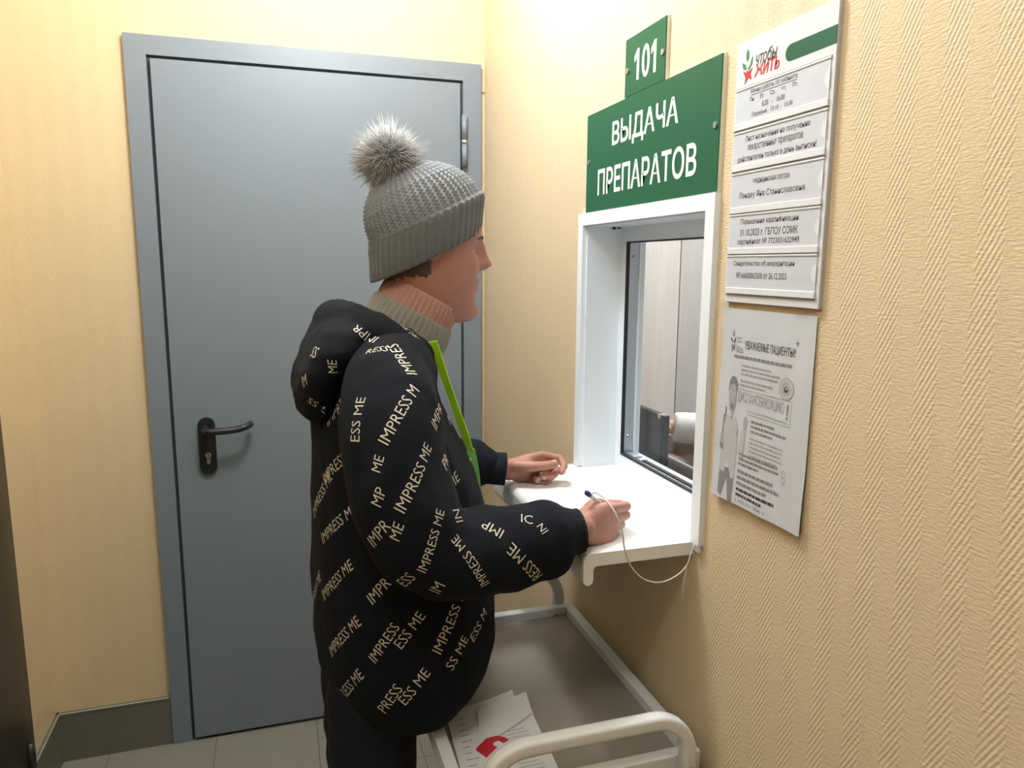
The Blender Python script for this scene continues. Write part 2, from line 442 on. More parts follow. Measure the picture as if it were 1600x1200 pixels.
# ------------------------------------------------------------------ the setting
LX = -1.31; FY = -4.4; CZ = 2.7; WT = 0.15
HY0, HY1, HZ0, HZ1 = -0.820, -1.305, 1.000, 1.556       # hole in the right wall
bm = nb(); box(bm, (LX-WT, FY-WT, -0.1), (WT, WT, 0)); tag(obj('floor', bm, MT['floor']), kind='structure')
bm = nb(); box(bm, (LX-WT, FY-WT, CZ), (WT, WT, CZ+0.1)); tag(obj('ceiling', bm, MT['plaster']), kind='structure')
bm = nb(); box(bm, (LX-WT, 0, 0), (0, WT, CZ)); tag(obj('wall_back', bm, MT['wall_b']), kind='structure')
bm = nb(); box(bm, (LX-WT, FY, 0), (LX, 0, CZ)); tag(obj('wall_left', bm, MT['wall_l']), kind='structure')
bm = nb(); box(bm, (LX-WT, FY-WT, 0), (WT, FY, CZ)); tag(obj('wall_front', bm, MT['bounce_cut']), kind='structure')
bm = nb()
RT = 0.122
box(bm, (0, FY, 0), (RT, HY1, CZ)); box(bm, (0, HY0, 0), (RT, WT, CZ))
box(bm, (0, HY1, 0), (RT, HY0, HZ0)); box(bm, (0, HY1, HZ1), (RT, HY0, CZ))
bmesh.ops.remove_doubles(bm, verts=bm.verts, dist=1e-5)
tag(obj('wall_right', bm, MT['wall_r']), kind='structure')

# office behind the service window
OX1, OY0, OY1 = 2.7, -2.2, 1.75
bm = nb(); box(bm, (WT, OY0, -0.1), (OX1, OY1, 0)); tag(obj('floor_office', bm, MT['floor']), kind='structure')
bm = nb(); box(bm, (WT, OY0, CZ), (OX1, OY1, CZ+0.1)); tag(obj('ceiling_office', bm, MT['plaster']), kind='structure')
bm = nb(); box(bm, (WT, OY1, 0), (OX1, OY1+0.1, CZ)); tag(obj('wall_office_back', bm, MT['office']), kind='structure')
bm = nb(); box(bm, (OX1, OY0, 0), (OX1+0.1, OY1, CZ)); tag(obj('wall_office_right', bm, MT['office']), kind='structure')
bm = nb(); box(bm, (WT, OY0-0.1, 0), (OX1, OY0, CZ)); tag(obj('wall_office_front', bm, MT['office']), kind='structure')
bm = nb(); box(bm, (WT, WT, 0), (WT+0.02, OY1, CZ)); tag(obj('wall_office_left', bm, MT['office']), kind='structure')

# baseboards
bm = nb(); box(bm, (LX, -0.011, 0), (-1.001, 0, 0.148)); box(bm, (LX, -0.013, 0.148), (-1.001, 0, 0.156), 0.002, 1)
tag(obj('baseboard_back', bm, [MT['base'], MT['base_top']]), kind='structure')
bm = nb(); box(bm, (LX, -0.230, 0), (LX+0.011, 0, 0.148)); box(bm, (LX, -0.230, 0.148), (LX+0.013, 0, 0.156), 0.002, 1)
tag(obj('baseboard_left', bm, [MT['base'], MT['base_top']]), kind='structure')

# ceiling lamps
def ceiling_lamp(name, x, y, sx, sy, label):
    e = empty(name, (x, y, CZ)); tag(e, label, 'ceiling lamp')
    bm = nb()
    for a, b in (((x-sx/2-.02, y-sy/2-.02), (x+sx/2+.02, y-sy/2)), ((x-sx/2-.02, y+sy/2), (x+sx/2+.02, y+sy/2+.02)), ((x-sx/2-.02, y-sy/2), (x-sx/2, y+sy/2)), ((x+sx/2, y-sy/2), (x+sx/2+.02, y+sy/2))):
        box(bm, (a[0], a[1], CZ-0.035), (b[0], b[1], CZ))
    obj('lamp_frame', bm, MT['tframe'], e)
    bm = nb(); box(bm, (x-sx/2, y-sy/2, CZ-0.03), (x+sx/2, y+sy/2, CZ-0.001)); obj('diffuser', bm, MT['lamp'], e)
def globe_lamp(x, y, label):
    e = empty('ceiling_lamp', (x, y, CZ)); tag(e, label, 'ceiling lamp')
    bm = nb(); cyl(bm, (x, y, CZ-0.03), (x, y, CZ), 0.07, seg=32); obj('lamp_base', bm, MT['tframe'], e, True)
    bm = nb(); ellipsoid(bm, (x, y, CZ-0.042), (0.075, 0.075, 0.022), nu=32); obj('diffuser', bm, MT['lamp'], e, True)
globe_lamp(-0.46, -0.87, 'round white ceiling lamp above the person at the window')
globe_lamp(-0.85, -2.1, 'round white ceiling lamp nearer the camera end of the corridor')
ceiling_lamp('ceiling_lamp', 1.3, 0.1, 0.66, 1.26, 'long white ceiling lamp panel in the office behind the window')

# ------------------------------------------------------------------ steel door in the back wall
d1 = empty('door_1', (-0.5, 0, 0)); tag(d1, kind='structure')
fx0, fx1, fz = -0.999, -0.0145, 2.07; lx0, lx1, lz = -0.940, -0.077, 2.014
bm = nb()
out = [(fx0, 0), (fx0, fz), (fx1, fz), (fx1, 0), (lx1+.0, 0), (lx1+.0, lz), (lx0-.0, lz), (lx0-.0, 0)]
# frame: two stiles and a head, proud of the wall
box(bm, (fx0, -0.016, 0), (lx0-0.005, 0, fz)); box(bm, (lx1+0.005, -0.016, 0), (fx1, 0, fz)); box(bm, (lx0-0.005, -0.016, lz+0.005), (lx1+0.005, 0, fz))
bmesh.ops.remove_doubles(bm, verts=bm.verts, dist=1e-5)
obj('door_frame', bm, MT['door'], d1)
bm = nb(); box(bm, (lx0-0.005, -0.004, 0.0), (lx1+0.005, 0, lz+0.005)); obj('door_seal', bm, MT['door_gap'], d1)
bm = nb(); box(bm, (lx0+0.004, -0.020, 0.010), (lx1-0.004, -0.004, lz-0.004), 0.002); obj('door_leaf', bm, MT['door'], d1)
for z0 in (1.766, 0.23):
    h = None
    bm = nb(); cyl(bm, (-0.071, -0.028, z0), (-0.071, -0.028, z0+0.068), 0.0085, seg=16); cyl(bm, (-0.071, -0.028, z0+0.076), (-0.071, -0.028, z0+0.152), 0.0085, seg=16)
    h = obj('hinge', bm, MT['door'], d1, True)
    bm = nb(); cyl(bm, (-0.071, -0.028, z0+0.066), (-0.071, -0.028, z0+0.078), 0.0092, seg=16); obj('hinge_bearing', bm, MT['steel'], h, True)
# lock plate, lever, cylinder
bm = nb(); prism(bm, rrect(-0.873, 0.855, -0.826, 1.023, 0.022, 8), V(0,0,0), BU, BW, BN, 0.0195, 0.030)
pl = obj('lock_plate', bm, MT['black'], d1)
bm = nb()
tube(bm, [(-0.850, -0.029, 0.990), (-0.850, -0.062, 0.990), (-0.843, -0.074, 0.990), (-0.825, -0.078, 0.990), (-0.765, -0.078, 0.993), (-0.745, -0.076, 0.998), (-0.731, -0.066, 1.001), (-0.727, -0.050, 1.002)],
     [0.012, 0.011, 0.0105, 0.0105, 0.0100, 0.0098, 0.0095, 0.0095], seg=16, sub=4, round_ends=True)
obj('lever_handle', bm, MT['black'], pl, True)
bm = nb(); prism(bm, circ(-0.848, 0.912, 0.0085, 20), V(0,0,0), BU, BW, BN, 0.030, 0.034)
prism(bm, rrect(-0.8525, 0.885, -0.8435, 0.908, 0.004, 4), V(0,0,0), BU, BW, BN, 0.030, 0.0338)
prism(bm, rrect(-0.8488, 0.895, -0.8472, 0.917, 0.0006, 2), V(0,0,0), BU, BW, BN, 0.034, 0.0345, 1)
obj('key_cylinder', bm, [MT['steel'], MT['black']], pl)
# maker's plate pressed into the head of the frame
bm = nb(); prism(bm, [(-0.226,2.027),(-0.216,2.040),(-0.166,2.040),(-0.163,2.027)], V(0,0,0), BU, BW, BN, 0.0158, 0.0168)
put_text(bm, 'СПТ', V(0,0,0), BU, BW, BN, -0.213, 2.029, -0.172, w1=2.038, shear=0.2, off=0.0172, mi=1)
obj('maker_plate', bm, [MT['door'], MT['groove']], d1)
# loose cable end beside the frame
bm = nb(); tube(bm, [(-0.016, -0.004, 1.995), (-0.008, -0.004, 1.993), (-0.001, -0.005, 1.992)], 0.0016, seg=8, sub=3)
tag(obj('cable_end', bm, MT['groove']), 'short dark cable end beside the top right corner of the grey door', 'cable')

# ------------------------------------------------------------------ dark door at the left edge
d2 = empty('door_2', (LX, -0.7, 0)); tag(d2, kind='structure')
bm = nb(); box(bm, (LX, -0.292, 0), (LX+0.012, -0.230, 2.08)); box(bm, (LX, -1.24, 0), (LX+0.012, -1.153, 2.08)); box(bm, (LX, -1.153, 2.0), (LX+0.012, -0.292, 2.08))
bmesh.ops.remove_doubles(bm, verts=bm.verts, dist=1e-5)
obj('door_frame', bm, MT['darkjamb'], d2)
bm = nb(); box(bm, (LX, -1.153, 0), (LX+0.003, -0.292, 2.0)); obj('door_seal', bm, MT['door_gap'], d2)
bm = nb(); box(bm, (LX+0.003, -1.148, 0.008), (LX+0.018, -0.300, 1.995), 0.002); obj('door_leaf', bm, MT['darkdoor'], d2)
bm = nb(); cyl(bm, (LX+0.022, -0.296, 0.13), (LX+0.022, -0.296, 0.25), 0.009, seg=16); obj('hinge', bm, MT['darkdoor'], d2, True)

# ------------------------------------------------------------------ service window
w1 = empty('window_1', (0, -1.06, 1.02)); tag(w1, kind='structure')
cy0, cy1, cz1 = -0.797, -1.323, 1.574                  # casing outline
bm = nb(); T = 0.010
def casing_piece(poly): prism(bm, poly, V(0,0,0), RU, RW, RN, 0.0, T)
casing_piece([(0.797, 1.024), (0.822, 1.024), (0.822, 1.552), (0.797, 1.577)])
casing_piece([(1.298, 1.024), (1.323, 1.024), (1.323, 1.577), (1.298, 1.552)])
casing_piece([(0.797, 1.577), (0.822, 1.552), (1.298, 1.552), (1.323, 1.577)])
obj('casing', bm, MT['pvc'], w1)
FX = 0.078                                              # depth of the window frame
bm = nb()
box(bm, (0.0, HY0-0.006, 1.022), (FX, HY0, HZ1)); box(bm, (0.0, HY1, 1.022), (FX, HY1+0.006, HZ1)); box(bm, (0, HY1, HZ1-0.006), (FX, HY0, HZ1))
obj('reveal_lining', bm, MT['pvc'], w1)
gy0, gy1, gz0, gz1 = -0.856, -1.272, 1.054, 1.519       # inner opening of the frame
bm = nb()
box(bm, (FX, gy0, 1.0), (FX+0.045, HY0, HZ1)); box(bm, (FX, HY1, 1.0), (FX+0.045, gy1, HZ1))
box(bm, (FX, gy1, gz1), (FX+0.045, gy0, HZ1)); box(bm, (FX, gy1, 1.0), (FX+0.045, gy0, gz0))
bmesh.ops.remove_doubles(bm, verts=bm.verts, dist=1e-5)
obj('window_frame', bm, MT['pvc'], w1)
bm = nb(); g = 0.0045; gd = FX+0.006
box(bm, (FX-0.001, gy0-g, gz0), (gd, gy0, gz1)); box(bm, (FX-0.001, gy1, gz0), (gd, gy1+g, gz1))
box(bm, (FX-0.001, gy1+g, gz1-g*.7), (gd, gy0-g, gz1)); box(bm, (FX-0.001, gy1+g, gz0), (gd, gy0-g, gz0+g))
obj('gasket', bm, MT['gasket'], w1)
bm = nb(); box(bm, (FX+0.016, gy1+g, gz0), (FX+0.024, gy0-g, gz0+g)); obj('inner_gasket', bm, MT['gasket'], w1)
bm = nb(); box(bm, (FX+0.032, gy1, gz0), (FX+0.036, gy0-0.003, gz1)); obj('pane', bm, MT['glass'], w1)
bm = nb(); box(bm, (gd, gy0-0.003, gz0+0.001), (FX+0.032, gy0, gz1-0.001)); box(bm, (FX+0.029, gy0-0.006, gz0+0.001), (FX+0.032, gy0-0.003, gz1-0.001), mi=1)
ch = obj('track', bm, [MT['alu'], MT['pvc']], w1)
for z in (1.487, 1.095):
    bm = nb(); cyl(bm, (FX+0.016, gy0-0.003, z), (FX+0.016, gy0-0.0055, z), 0.0045, 0.003, 14); box(bm, (FX+0.0125, gy0-0.0058, z-0.0006), (FX+0.0195, gy0-0.0054, z+0.0006), mi=1)
    obj('screw', bm, [MT['steel'], MT['groove']], ch)
bm = nb(); box(bm, (FX+0.008, -0.905, gz0), (FX+0.030, -0.864, gz0+0.006), 0.001); box(bm, (FX+0.010, -0.93, gz0), (FX+0.028, -0.912, gz0+0.005), 0.001)
obj('latch_block', bm, MT['alu'], w1)
bm = nb(); cyl(bm, (0.060, -0.8265, 1.5485), (0.060, -0.832, 1.5485), 0.0035, seg=12); cyl(bm, (0.072, -0.8265, 1.549), (0.072, -0.831, 1.549), 0.0028, seg=12)
obj('fixing_hole', bm, MT['gasket'], w1)

# sill shelf with a rounded nose that turns down
SZ = 1.022
bm = nb()
prof = [(0.078, SZ), (-0.150, SZ)]
prof += [(-0.182 + 0.016*math.cos(t)*1.0, SZ-0.016 + 0.016*math.sin(t)) for t in [PI/2 - i*0 for i in range(0)]]
for i in range(9):
    t = PI/2 + (PI/2)*i/8
    prof.append((-0.181 + 0.016*math.cos(t), SZ-0.016 + 0.016*math.sin(t)))
for i in range(9):
    t = PI + PI*i/8
    prof.append((-0.1885 + 0.0085*math.cos(t), SZ-0.044 + 0.0085*math.sin(t)))
prof += [(-0.180, SZ-0.026), (-0.176, SZ-0.0215), (0.078, SZ-0.0215)]
bmv0 = [bm.verts.new((x, -0.795, z)) for x, z in prof]; bmv1 = [bm.verts.new((x, -1.297, z)) for x, z in prof]
# inside the wall the board is narrower: clip by building outside and inside parts with one outline
bm.faces.new(bmv0); bm.faces.new(list(reversed(bmv1)))
for i in range(len(prof)): bm.faces.new((bmv0[i], bmv1[i], bmv1[(i+1) % len(prof)], bmv0[(i+1) % len(prof)]))
sill = obj('windowsill', bm, MT['sill'])
tag(sill, 'white plastic windowsill shelf with rounded front edge under the service window', 'windowsill')
bm = nb(); box(bm, (0.0, -1.319, 1.010), (-0.006, -1.298, 1.026), 0.002); obj('end_cap', bm, MT['pvc'], sill)
bm = nb(); tube(bm, [(-0.002, -0.796, SZ+0.001), (-0.05, -0.797, SZ+0.0005)], 0.0012, seg=6); tube(bm, [(-0.05, -0.797, SZ+0.0005), (-0.10, -0.796, SZ)], 0.0008, seg=6)
obj('sealant_bead', bm, MT['board_edge'], sill)

# ------------------------------------------------------------------ green signs
def sign(name, u0, w0, u1, w1_, label, lines, screws, slope=0):
    s = empty(name, (0, -(u0+u1)/2, w0)); tag(s, label, 'sign')
    bm = nb(); box(bm, (0, -u1, w0), (-0.0055, -u0, w1_), 0, 1); obj('backing', bm, [MT['green'], MT['signedge']], s)
    bm = nb(); box(bm, (-0.0055, -u1+0.0015, w0+0.0005), (-0.0072, -u0-0.0005, w1_-0.0005)); obj('face', bm, MT['green'], s)
    for body, a, b, c, d in lines:
        bm = nb()
        if body == '101':
            one = [(0.40,0),(0.66,0),(0.66,1),(0.44,1),(0.12,0.80),(0.12,0.60),(0.40,0.74)]
            W3 = (c-a)/3.0
            for k in (0, 2):
                q = [(a+W3*k+x*W3*1.05, b+y*(d-b)) for x, y in one]
                prism(bm, [(u, w_+slope*(u-a)) for u, w_ in q], Z0, RU, RW, RN, 0.0071, 0.0076)
            oo = [(a+W3*1.5+W3*0.46*math.cos(t), (b+d)/2+(d-b)*0.52*math.sin(t)) for t in [2*PI*i/32 for i in range(32)]]
            oi = [(a+W3*1.5+W3*0.20*math.cos(t), (b+d)/2+(d-b)*0.36*math.sin(t)) for t in [2*PI*i/32 for i in range(32)]]
            for i in range(32):
                prism(bm, [(u, w_+slope*(u-a)) for u, w_ in (oo[i], oo[(i+1)%32], oi[(i+1)%32], oi[i])], Z0, RU, RW, RN, 0.0071, 0.0076)
            bmesh.ops.remove_doubles(bm, verts=bm.verts, dist=1e-6)
        else:
            put_text(bm, body, V(0,0,0), RU, RW, RN, a, b, c, w1=d, bold=0.018, off=0.0076, slope=slope)
        obj('lettering', bm, MT['white_ink'], s)
    for u, w_ in screws:
        bm = nb(); prism(bm, circ(u, w_, 0.0048, 16), V(0,0,0), RU, RW, RN, 0.0072, 0.0095); prism(bm, rrect(u-0.0035, w_-0.0006, u+0.0035, w_+0.0006, 0.0003, 1), V(0,0,0), RU, RW, RN, 0.0095, 0.0098, 1)
        obj('screw', bm, [MT['steel'], MT['groove']], s)
sign('door_sign', 0.829, 1.578, 1.322, 1.774, 'large green sign with two lines of white capitals above the service window',
     [('ВЫДАЧА', 0.952, 1.6885, 1.201, 1.741), ('ПРЕПАРАТОВ', 0.889, 1.608, 1.262, 1.6595)], [(1.311, 1.675), (0.842, 1.679)])
sign('room_number_sign', 1.000, 1.7745, 1.151, 1.876, 'small green sign with white room number 101 above the larger green sign',
     [('101', 1.034, 1.797, 1.128, 1.850)], [(1.142, 1.820), (1.012, 1.820)], -0.03)

# ------------------------------------------------------------------ white information board with paper cards
ib = empty('information_board', (0, -1.455, 1.417)); tag(ib, 'tall white information board with a green stripe and five card pockets', 'board')
b0, b1 = 1.356, 1.556
bm = nb(); box(bm, (0, -b1, 1.417), (-0.0050, -b0, 1.775), 0, 1); box(bm, (-0.0050, -b1+.0005, 1.4175), (-0.0065, -b0-.0005, 1.7745), 0, 0)
obj('panel', bm, [MT['board'], MT['board_edge']], ib)
bm = nb()
st = [(b1-0.0005, 1.727), (b1-0.0005, 1.7445)] + [(1.472 + 0.00875*math.cos(t), 1.73575 + 0.00875*math.sin(t)) for t in [PI/2 + PI*i/10 for i in range(11)]]
st = [(b1-0.0005, 1.725), (b1-0.0005, 1.7455)] + [(1.4735 + 0.01025*math.cos(PI/2 + PI*i/10), 1.73525 + 0.01025*math.sin(PI/2 + PI*i/10)) for i in range(11)]
prism(bm, st, V(0,0,0), RU, RW, RN, 0.0063, 0.0069); obj('stripe', bm, MT['green'], ib)
# emblem: sprouting leaf over a red lower half, with two words beside it
def emblem(bm, cu, cw, s, gi, ri):
    leaf = [(0,0.5),(0.22,0.75),(0.2,1.15),(0.05,1.5),(-0.14,1.15),(-0.15,0.75)]
    prism(bm, [(cu+x*s, cw+y*s) for x, y in leaf], V(0,0,0), RU, RW, RN, 0.0063, 0.0070, gi)
    prism(bm, [(cu+x*s, cw+y*s) for x, y in [(-0.65,0.55),(-0.25,0.35),(-0.05,0.0),(-0.1,-0.12),(-0.5,0.05)]], V(0,0,0), RU, RW, RN, 0.0063, 0.0070, gi)
    prism(bm, [(cu+x*s, cw+y*s) for x, y in [(0.75,0.75),(0.7,0.2),(0.3,-0.15),(0.12,-0.1),(0.45,0.2),(0.58,0.55)]], V(0,0,0), RU, RW, RN, 0.0063, 0.0070, gi)
    prism(bm, [(cu+x*s, cw+y*s) for x, y in [(-0.5,-0.1),(-0.12,-0.35),(0.1,-0.2),(0.35,-0.3),(0.75,-0.1),(0.55,-0.5),(0.7,-1.0),(0.25,-0.8),(-0.2,-1.25),(-0.1,-0.75)]], V(0,0,0), RU, RW, RN, 0.0063, 0.0070, ri)
bm = nb(); emblem(bm, 1.381, 1.738, 0.017, 0, 1)
put_text(bm, 'чтобы', V(0,0,0), RU, RW, RN, 1.401, 1.737, 1.446, w1=1.754, shear=0.25, bold=0.008, off=0.0068, mi=2)
put_text(bm, 'ЖИТЬ', V(0,0,0), RU, RW, RN, 1.399, 1.722, 1.452, w1=1.7385, shear=0.2, bold=0.03, off=0.0068, mi=1)
obj('emblem', bm, [MT['logo_g'], MT['logo_r'], MT['ink']], ib)
cards = [
    (1.664, 1.711, 'grey paper card listing weekdays and opening hours, topmost on the white board',
     [('Режим работы 101 кабинета', 1.395, 1.7015, 1.490, 0.0078, 1), ('Пн.     Вт.     Ср.     Чт.     Пт.', 1.393, 1.6915, 1.492, 0.0072, 0), ('8:20   -   16:00', 1.421, 1.6815, 1.468, 0.0068, 0), ('Перерыв   13:10  -  13:30', 1.400, 1.6705, 1.484, 0.0072, 0)]),
    (1.608, 1.653, 'grey paper card with three lines of larger text about prescriptions, below the opening hours',
     [('Лист назначения на получение', 1.388, 1.6385, 1.520, 0.0098, 0), ('лекарственных препаратов', 1.394, 1.6255, 1.508, 0.0098, 0), ('действителен только в день выписки!', 1.372, 1.6125, 1.534, 0.0098, 0)]),
    (1.550, 1.597, 'grey paper card with a job title and a nurse name, middle of the white board',
     [('медицинская сестра', 1.412, 1.5805, 1.487, 0.0080, 0), ('Ландау Яна Станиславовна', 1.380, 1.5620, 1.518, 0.0105, 0)]),
    (1.493, 1.540, 'grey paper card with qualification and certificate number, fourth on the white board',
     [('Повышение квалификации', 1.388, 1.5260, 1.510, 0.0098, 0), ('31.10.2023 г. ГБПОУ СОМК', 1.388, 1.5120, 1.510, 0.0098, 0), ('сертификат № 7723031622949', 1.382, 1.4985, 1.514, 0.0098, 0)]),
    (1.437, 1.483, 'grey paper card with accreditation number and date, lowest on the white board',
     [('Свидетельство об аккредитации', 1.376, 1.4690, 1.508, 0.0088, 0), ('№166600063500 от 26.12.2023', 1.384, 1.4530, 1.494, 0.0088, 0)])]
for k, (z0, z1, lab, lines) in enumerate(cards):
    bm = nb(); u0, u1 = b0+0.004, b1-0.006
    # pocket: lower and upper lips, and a thumb notch on the right
    box(bm, (-0.0066, -u1, z0-0.0075), (-0.0092, -u0, z0+0.001), 0.0006); box(bm, (-0.0066, -u1, z1-0.0012), (-0.0085, -u0, z1+0.0012), 0.0004)
    nt_ = [(u1-0.0005, z0+0.012)] + [(u1 - 0.009*math.sin(PI*i/10), z0+0.012 + 0.022*(1-math.cos(PI*i/10))/2) for i in range(1, 10)] + [(u1-0.0005, z0+0.034)]
    prism(bm, nt_, V(0,0,0), RU, RW, RN, 0.0076, 0.0082)
    po = obj('pocket', bm, MT['rail'], ib)
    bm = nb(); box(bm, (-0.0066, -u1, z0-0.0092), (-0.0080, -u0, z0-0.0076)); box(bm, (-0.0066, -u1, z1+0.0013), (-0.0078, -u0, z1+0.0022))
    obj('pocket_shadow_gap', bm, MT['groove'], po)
    bm = nb(); box(bm, (-0.0066, -u1+0.001, z0), (-0.0075, -u0-0.001, z1-0.0012), 0, 0)
    for body, a, b, c, h, ul in lines:
        put_text(bm, body, V(0,0,0), RU, RW, RN, a, b-0.0014, c, h=h, bold=0.004, off=0.0077, mi=1)
        if ul: prism(bm, rrect(a, b-0.0022, c, b-0.0016, 0.0002, 1), V(0,0,0), RU, RW, RN, 0.0076, 0.0078, 1)
    tag(obj('paper_card', bm, [MT['card'], MT['ink']]), lab, 'card', 'paper cards in the pockets of the white board')

# ------------------------------------------------------------------ black-and-white poster in a clear sleeve
ps = empty('poster', (0, -1.45, 1.115)); tag(ps, 'crumpled monochrome poster in a clear plastic sleeve taped under the white board', 'poster')
p0, p1, pz0, pz1 = 1.343, 1.556, 1.117, 1.414
def pwave(u, w_):   # buckled sleeve: how far it stands off the wall
    a = (u-p0)/(p1-p0); b = (w_-pz0)/(pz1-pz0)
    return 0.0025 + 0.006*(1-b)**2*(1-a*.3) + 0.0016*math.sin(u*70+w_*22)*(1-a)*(1-b*.5) + 0.0012*noise.noise(V(u*28, w_*14, 3))
def psheet(bm, u0, w0, u1, w1_, off, nu=26, nw=34, mi=0, thick=0.0004):
    for side, o in ((0, off), (1, off-thick)):
        g = [[bm.verts.new(V(0,0,0) + RU*(u0+(u1-u0)*i/nu) + RW*(w0+(w1_-w0)*j/nw) + RN*(pwave(u0+(u1-u0)*i/nu, w0+(w1_-w0)*j/nw)+o)) for j in range(nw+1)] for i in range(nu+1)]
        for i in range(nu):
            for j in range(nw):
                f = bm.faces.new((g[i][j], g[i+1][j], g[i+1][j+1], g[i][j+1])); f.material_index = mi
bm = nb(); psheet(bm, p0+0.006, pz0+0.006, p1-0.005, pz1-0.006, 0.0); obj('sheet', bm, MT['poster'], ps, True, recalc=False)
bm = nb(); psheet(bm, p0, pz0-0.002, p1, pz1+0.002, 0.0022, thick=0.0002); obj('sleeve', bm, MT['film'], ps, True, recalc=False)
def pfit(bm):
    for v in bm.verts: v.co.x -= pwave(-v.co.y, v.co.z) + 0.0004
def grid_cut(bm, d=0.006):
    for _ in range(3):
        es = [e for e in bm.edges if e.calc_length() > d]
        if not es: break
        bmesh.ops.subdivide_edges(bm, edges=es, cuts=1, use_grid_fill=False)
    bmesh.ops.triangulate(bm, faces=bm.faces)
Z = V(0,0,0)
bm = nb()
put_text(bm, 'УВАЖАЕМЫЕ ПАЦИЕНТЫ!!', Z, RU, RW, RN, 1.408, 1.350, 1.516, w1=1.364, bold=0.003, off=0, mi=0)
put_text(bm, 'ДИСПАНСЕРИЗАЦИЮ', Z, RU, RW, RN, 1.398, 1.273, 1.502, w1=1.291, bold=0.006, off=0, mi=2)
put_text(bm, '!', Z, RU, RW, RN, 1.507, 1.268, 1.511, w1=1.290, bold=0.03, off=0, mi=1)
def dashes(u0, w_, u1, h, mi, seed):
    r = random.Random(seed); u = u0
    while u < u1 - 0.002:
        L_ = min(r.uniform(0.004, 0.013), u1 - u)
        prism(bm, [(u, w_), (u+L_, w_), (u+L_, w_+h), (u, w_+h)], Z, RU, RW, RN, 0, 0.0001, mi); u += L_ + 0.0016
rows = [(1.384, 1.338, 1.512, .0040, 1), (1.404, 1.327, 1.470, .0026, 2), (1.404, 1.321, 1.490, .0026, 2), (1.404, 1.315, 1.486, .0026, 2), (1.404, 1.305, 1.478, .0026, 2), (1.404, 1.299, 1.458, .0026, 2),
        (1.422, 1.264, 1.508, .0022, 3), (1.434, 1.250, 1.484, .0030, 1), (1.434, 1.243, 1.512, .0030, 1), (1.434, 1.236, 1.482, .0030, 1),
        (1.434, 1.226, 1.506, .0022, 2), (1.434, 1.220, 1.504, .0022, 2), (1.434, 1.214, 1.502, .0022, 2), (1.434, 1.208, 1.506, .0022, 2), (1.434, 1.202, 1.496, .0022, 2),
        (1.410, 1.198, 1.498, .0032, 1), (1.410, 1.191, 1.502, .0032, 1), (1.410, 1.184, 1.458, .0032, 1),
        (1.410, 1.172, 1.490, .0042, 1), (1.410, 1.163, 1.504, .0042, 1), (1.410, 1.154, 1.478, .0042, 1),
        (1.410, 1.145, 1.496, .0040, 0), (1.410, 1.137, 1.470, .0040, 0)]
for i, (a, b, c, h, mi) in enumerate(rows): dashes(a, b, c, h, mi, i)
put_text(bm, '( 34131) 006 1', Z, RU, RW, RN, 1.410, 1.1265, 1.478, w1=1.1335, off=0, mi=1)
# thin frame round the middle words
for q in ([(1.395,1.294),(1.516,1.294),(1.516,1.2946),(1.395,1.2946)], [(1.424,1.260),(1.516,1.260),(1.516,1.2606),(1.424,1.2606)], [(1.5154,1.260),(1.516,1.260),(1.516,1.2946),(1.5154,1.2946)]):
    prism(bm, q, Z, RU, RW, RN, 0, 0.0001, 2)
# round seal with rings, little plus, curl
prism(bm, circ(1.503, 1.309, 0.0150, 28), Z, RU, RW, RN, 0, 0.00008, 2)
prism(bm, circ(1.503, 1.309, 0.0132, 28), Z, RU, RW, RN, 0, 0.00016, 3)
prism(bm, circ(1.503, 1.309, 0.0095, 24), Z, RU, RW, RN, 0, 0.00024, 2)
prism(bm, circ(1.503, 1.308, 0.0040, 18), Z, RU, RW, RN, 0, 0.00032, 0)
prism(bm, circ(1.5035, 1.3095, 0.0018, 12), Z, RU, RW, RN, 0, 0.0004, 3)
prism(bm, [(1.5175,1.367),(1.5185,1.367),(1.5185,1.375),(1.5175,1.375)], Z, RU, RW, RN, 0, 0.0001, 1); prism(bm, [(1.514,1.3705),(1.522,1.3705),(1.522,1.3715),(1.514,1.3715)], Z, RU, RW, RN, 0, 0.0001, 1)
for cw in (1.187, 1.195):
    for i in range(12):
        a0, a1 = 2*PI*i/12, 2*PI*(i+1)/12
        prism(bm, [(1.511+r*math.cos(a), cw+r*1.2*math.sin(a)) for r, a in ((.0032,a0),(.0032,a1),(.0042,a1),(.0042,a0))], Z, RU, RW, RN, 0, 0.0001, 2)
# small emblem, top left
for pl_, mi in (([(1.379,1.366),(1.3815,1.371),(1.380,1.379),(1.377,1.371)],1), ([(1.372,1.366),(1.377,1.363),(1.379,1.358),(1.374,1.361)],0), ([(1.386,1.368),(1.384,1.360),(1.380,1.358),(1.383,1.364)],0), ([(1.375,1.357),(1.380,1.355),(1.385,1.357),(1.383,1.346),(1.380,1.352),(1.376,1.343)],1)):
    prism(bm, pl_, Z, RU, RW, RN, 0, 0.0001, mi)
dashes(1.388, 1.366, 1.402, .002, 2, 91); dashes(1.388, 1.361, 1.402, .002, 2, 92); prism(bm, [(1.386,1.347),(1.405,1.346),(1.403,1.353),(1.388,1.356)], Z, RU, RW, RN, 0, 0.0001, 2)
grid_cut(bm); pfit(bm)
obj('printed_text', bm, [MT['ink'], MT['ink2'], MT['ink3'], MT['ink4']], ps, recalc=False)
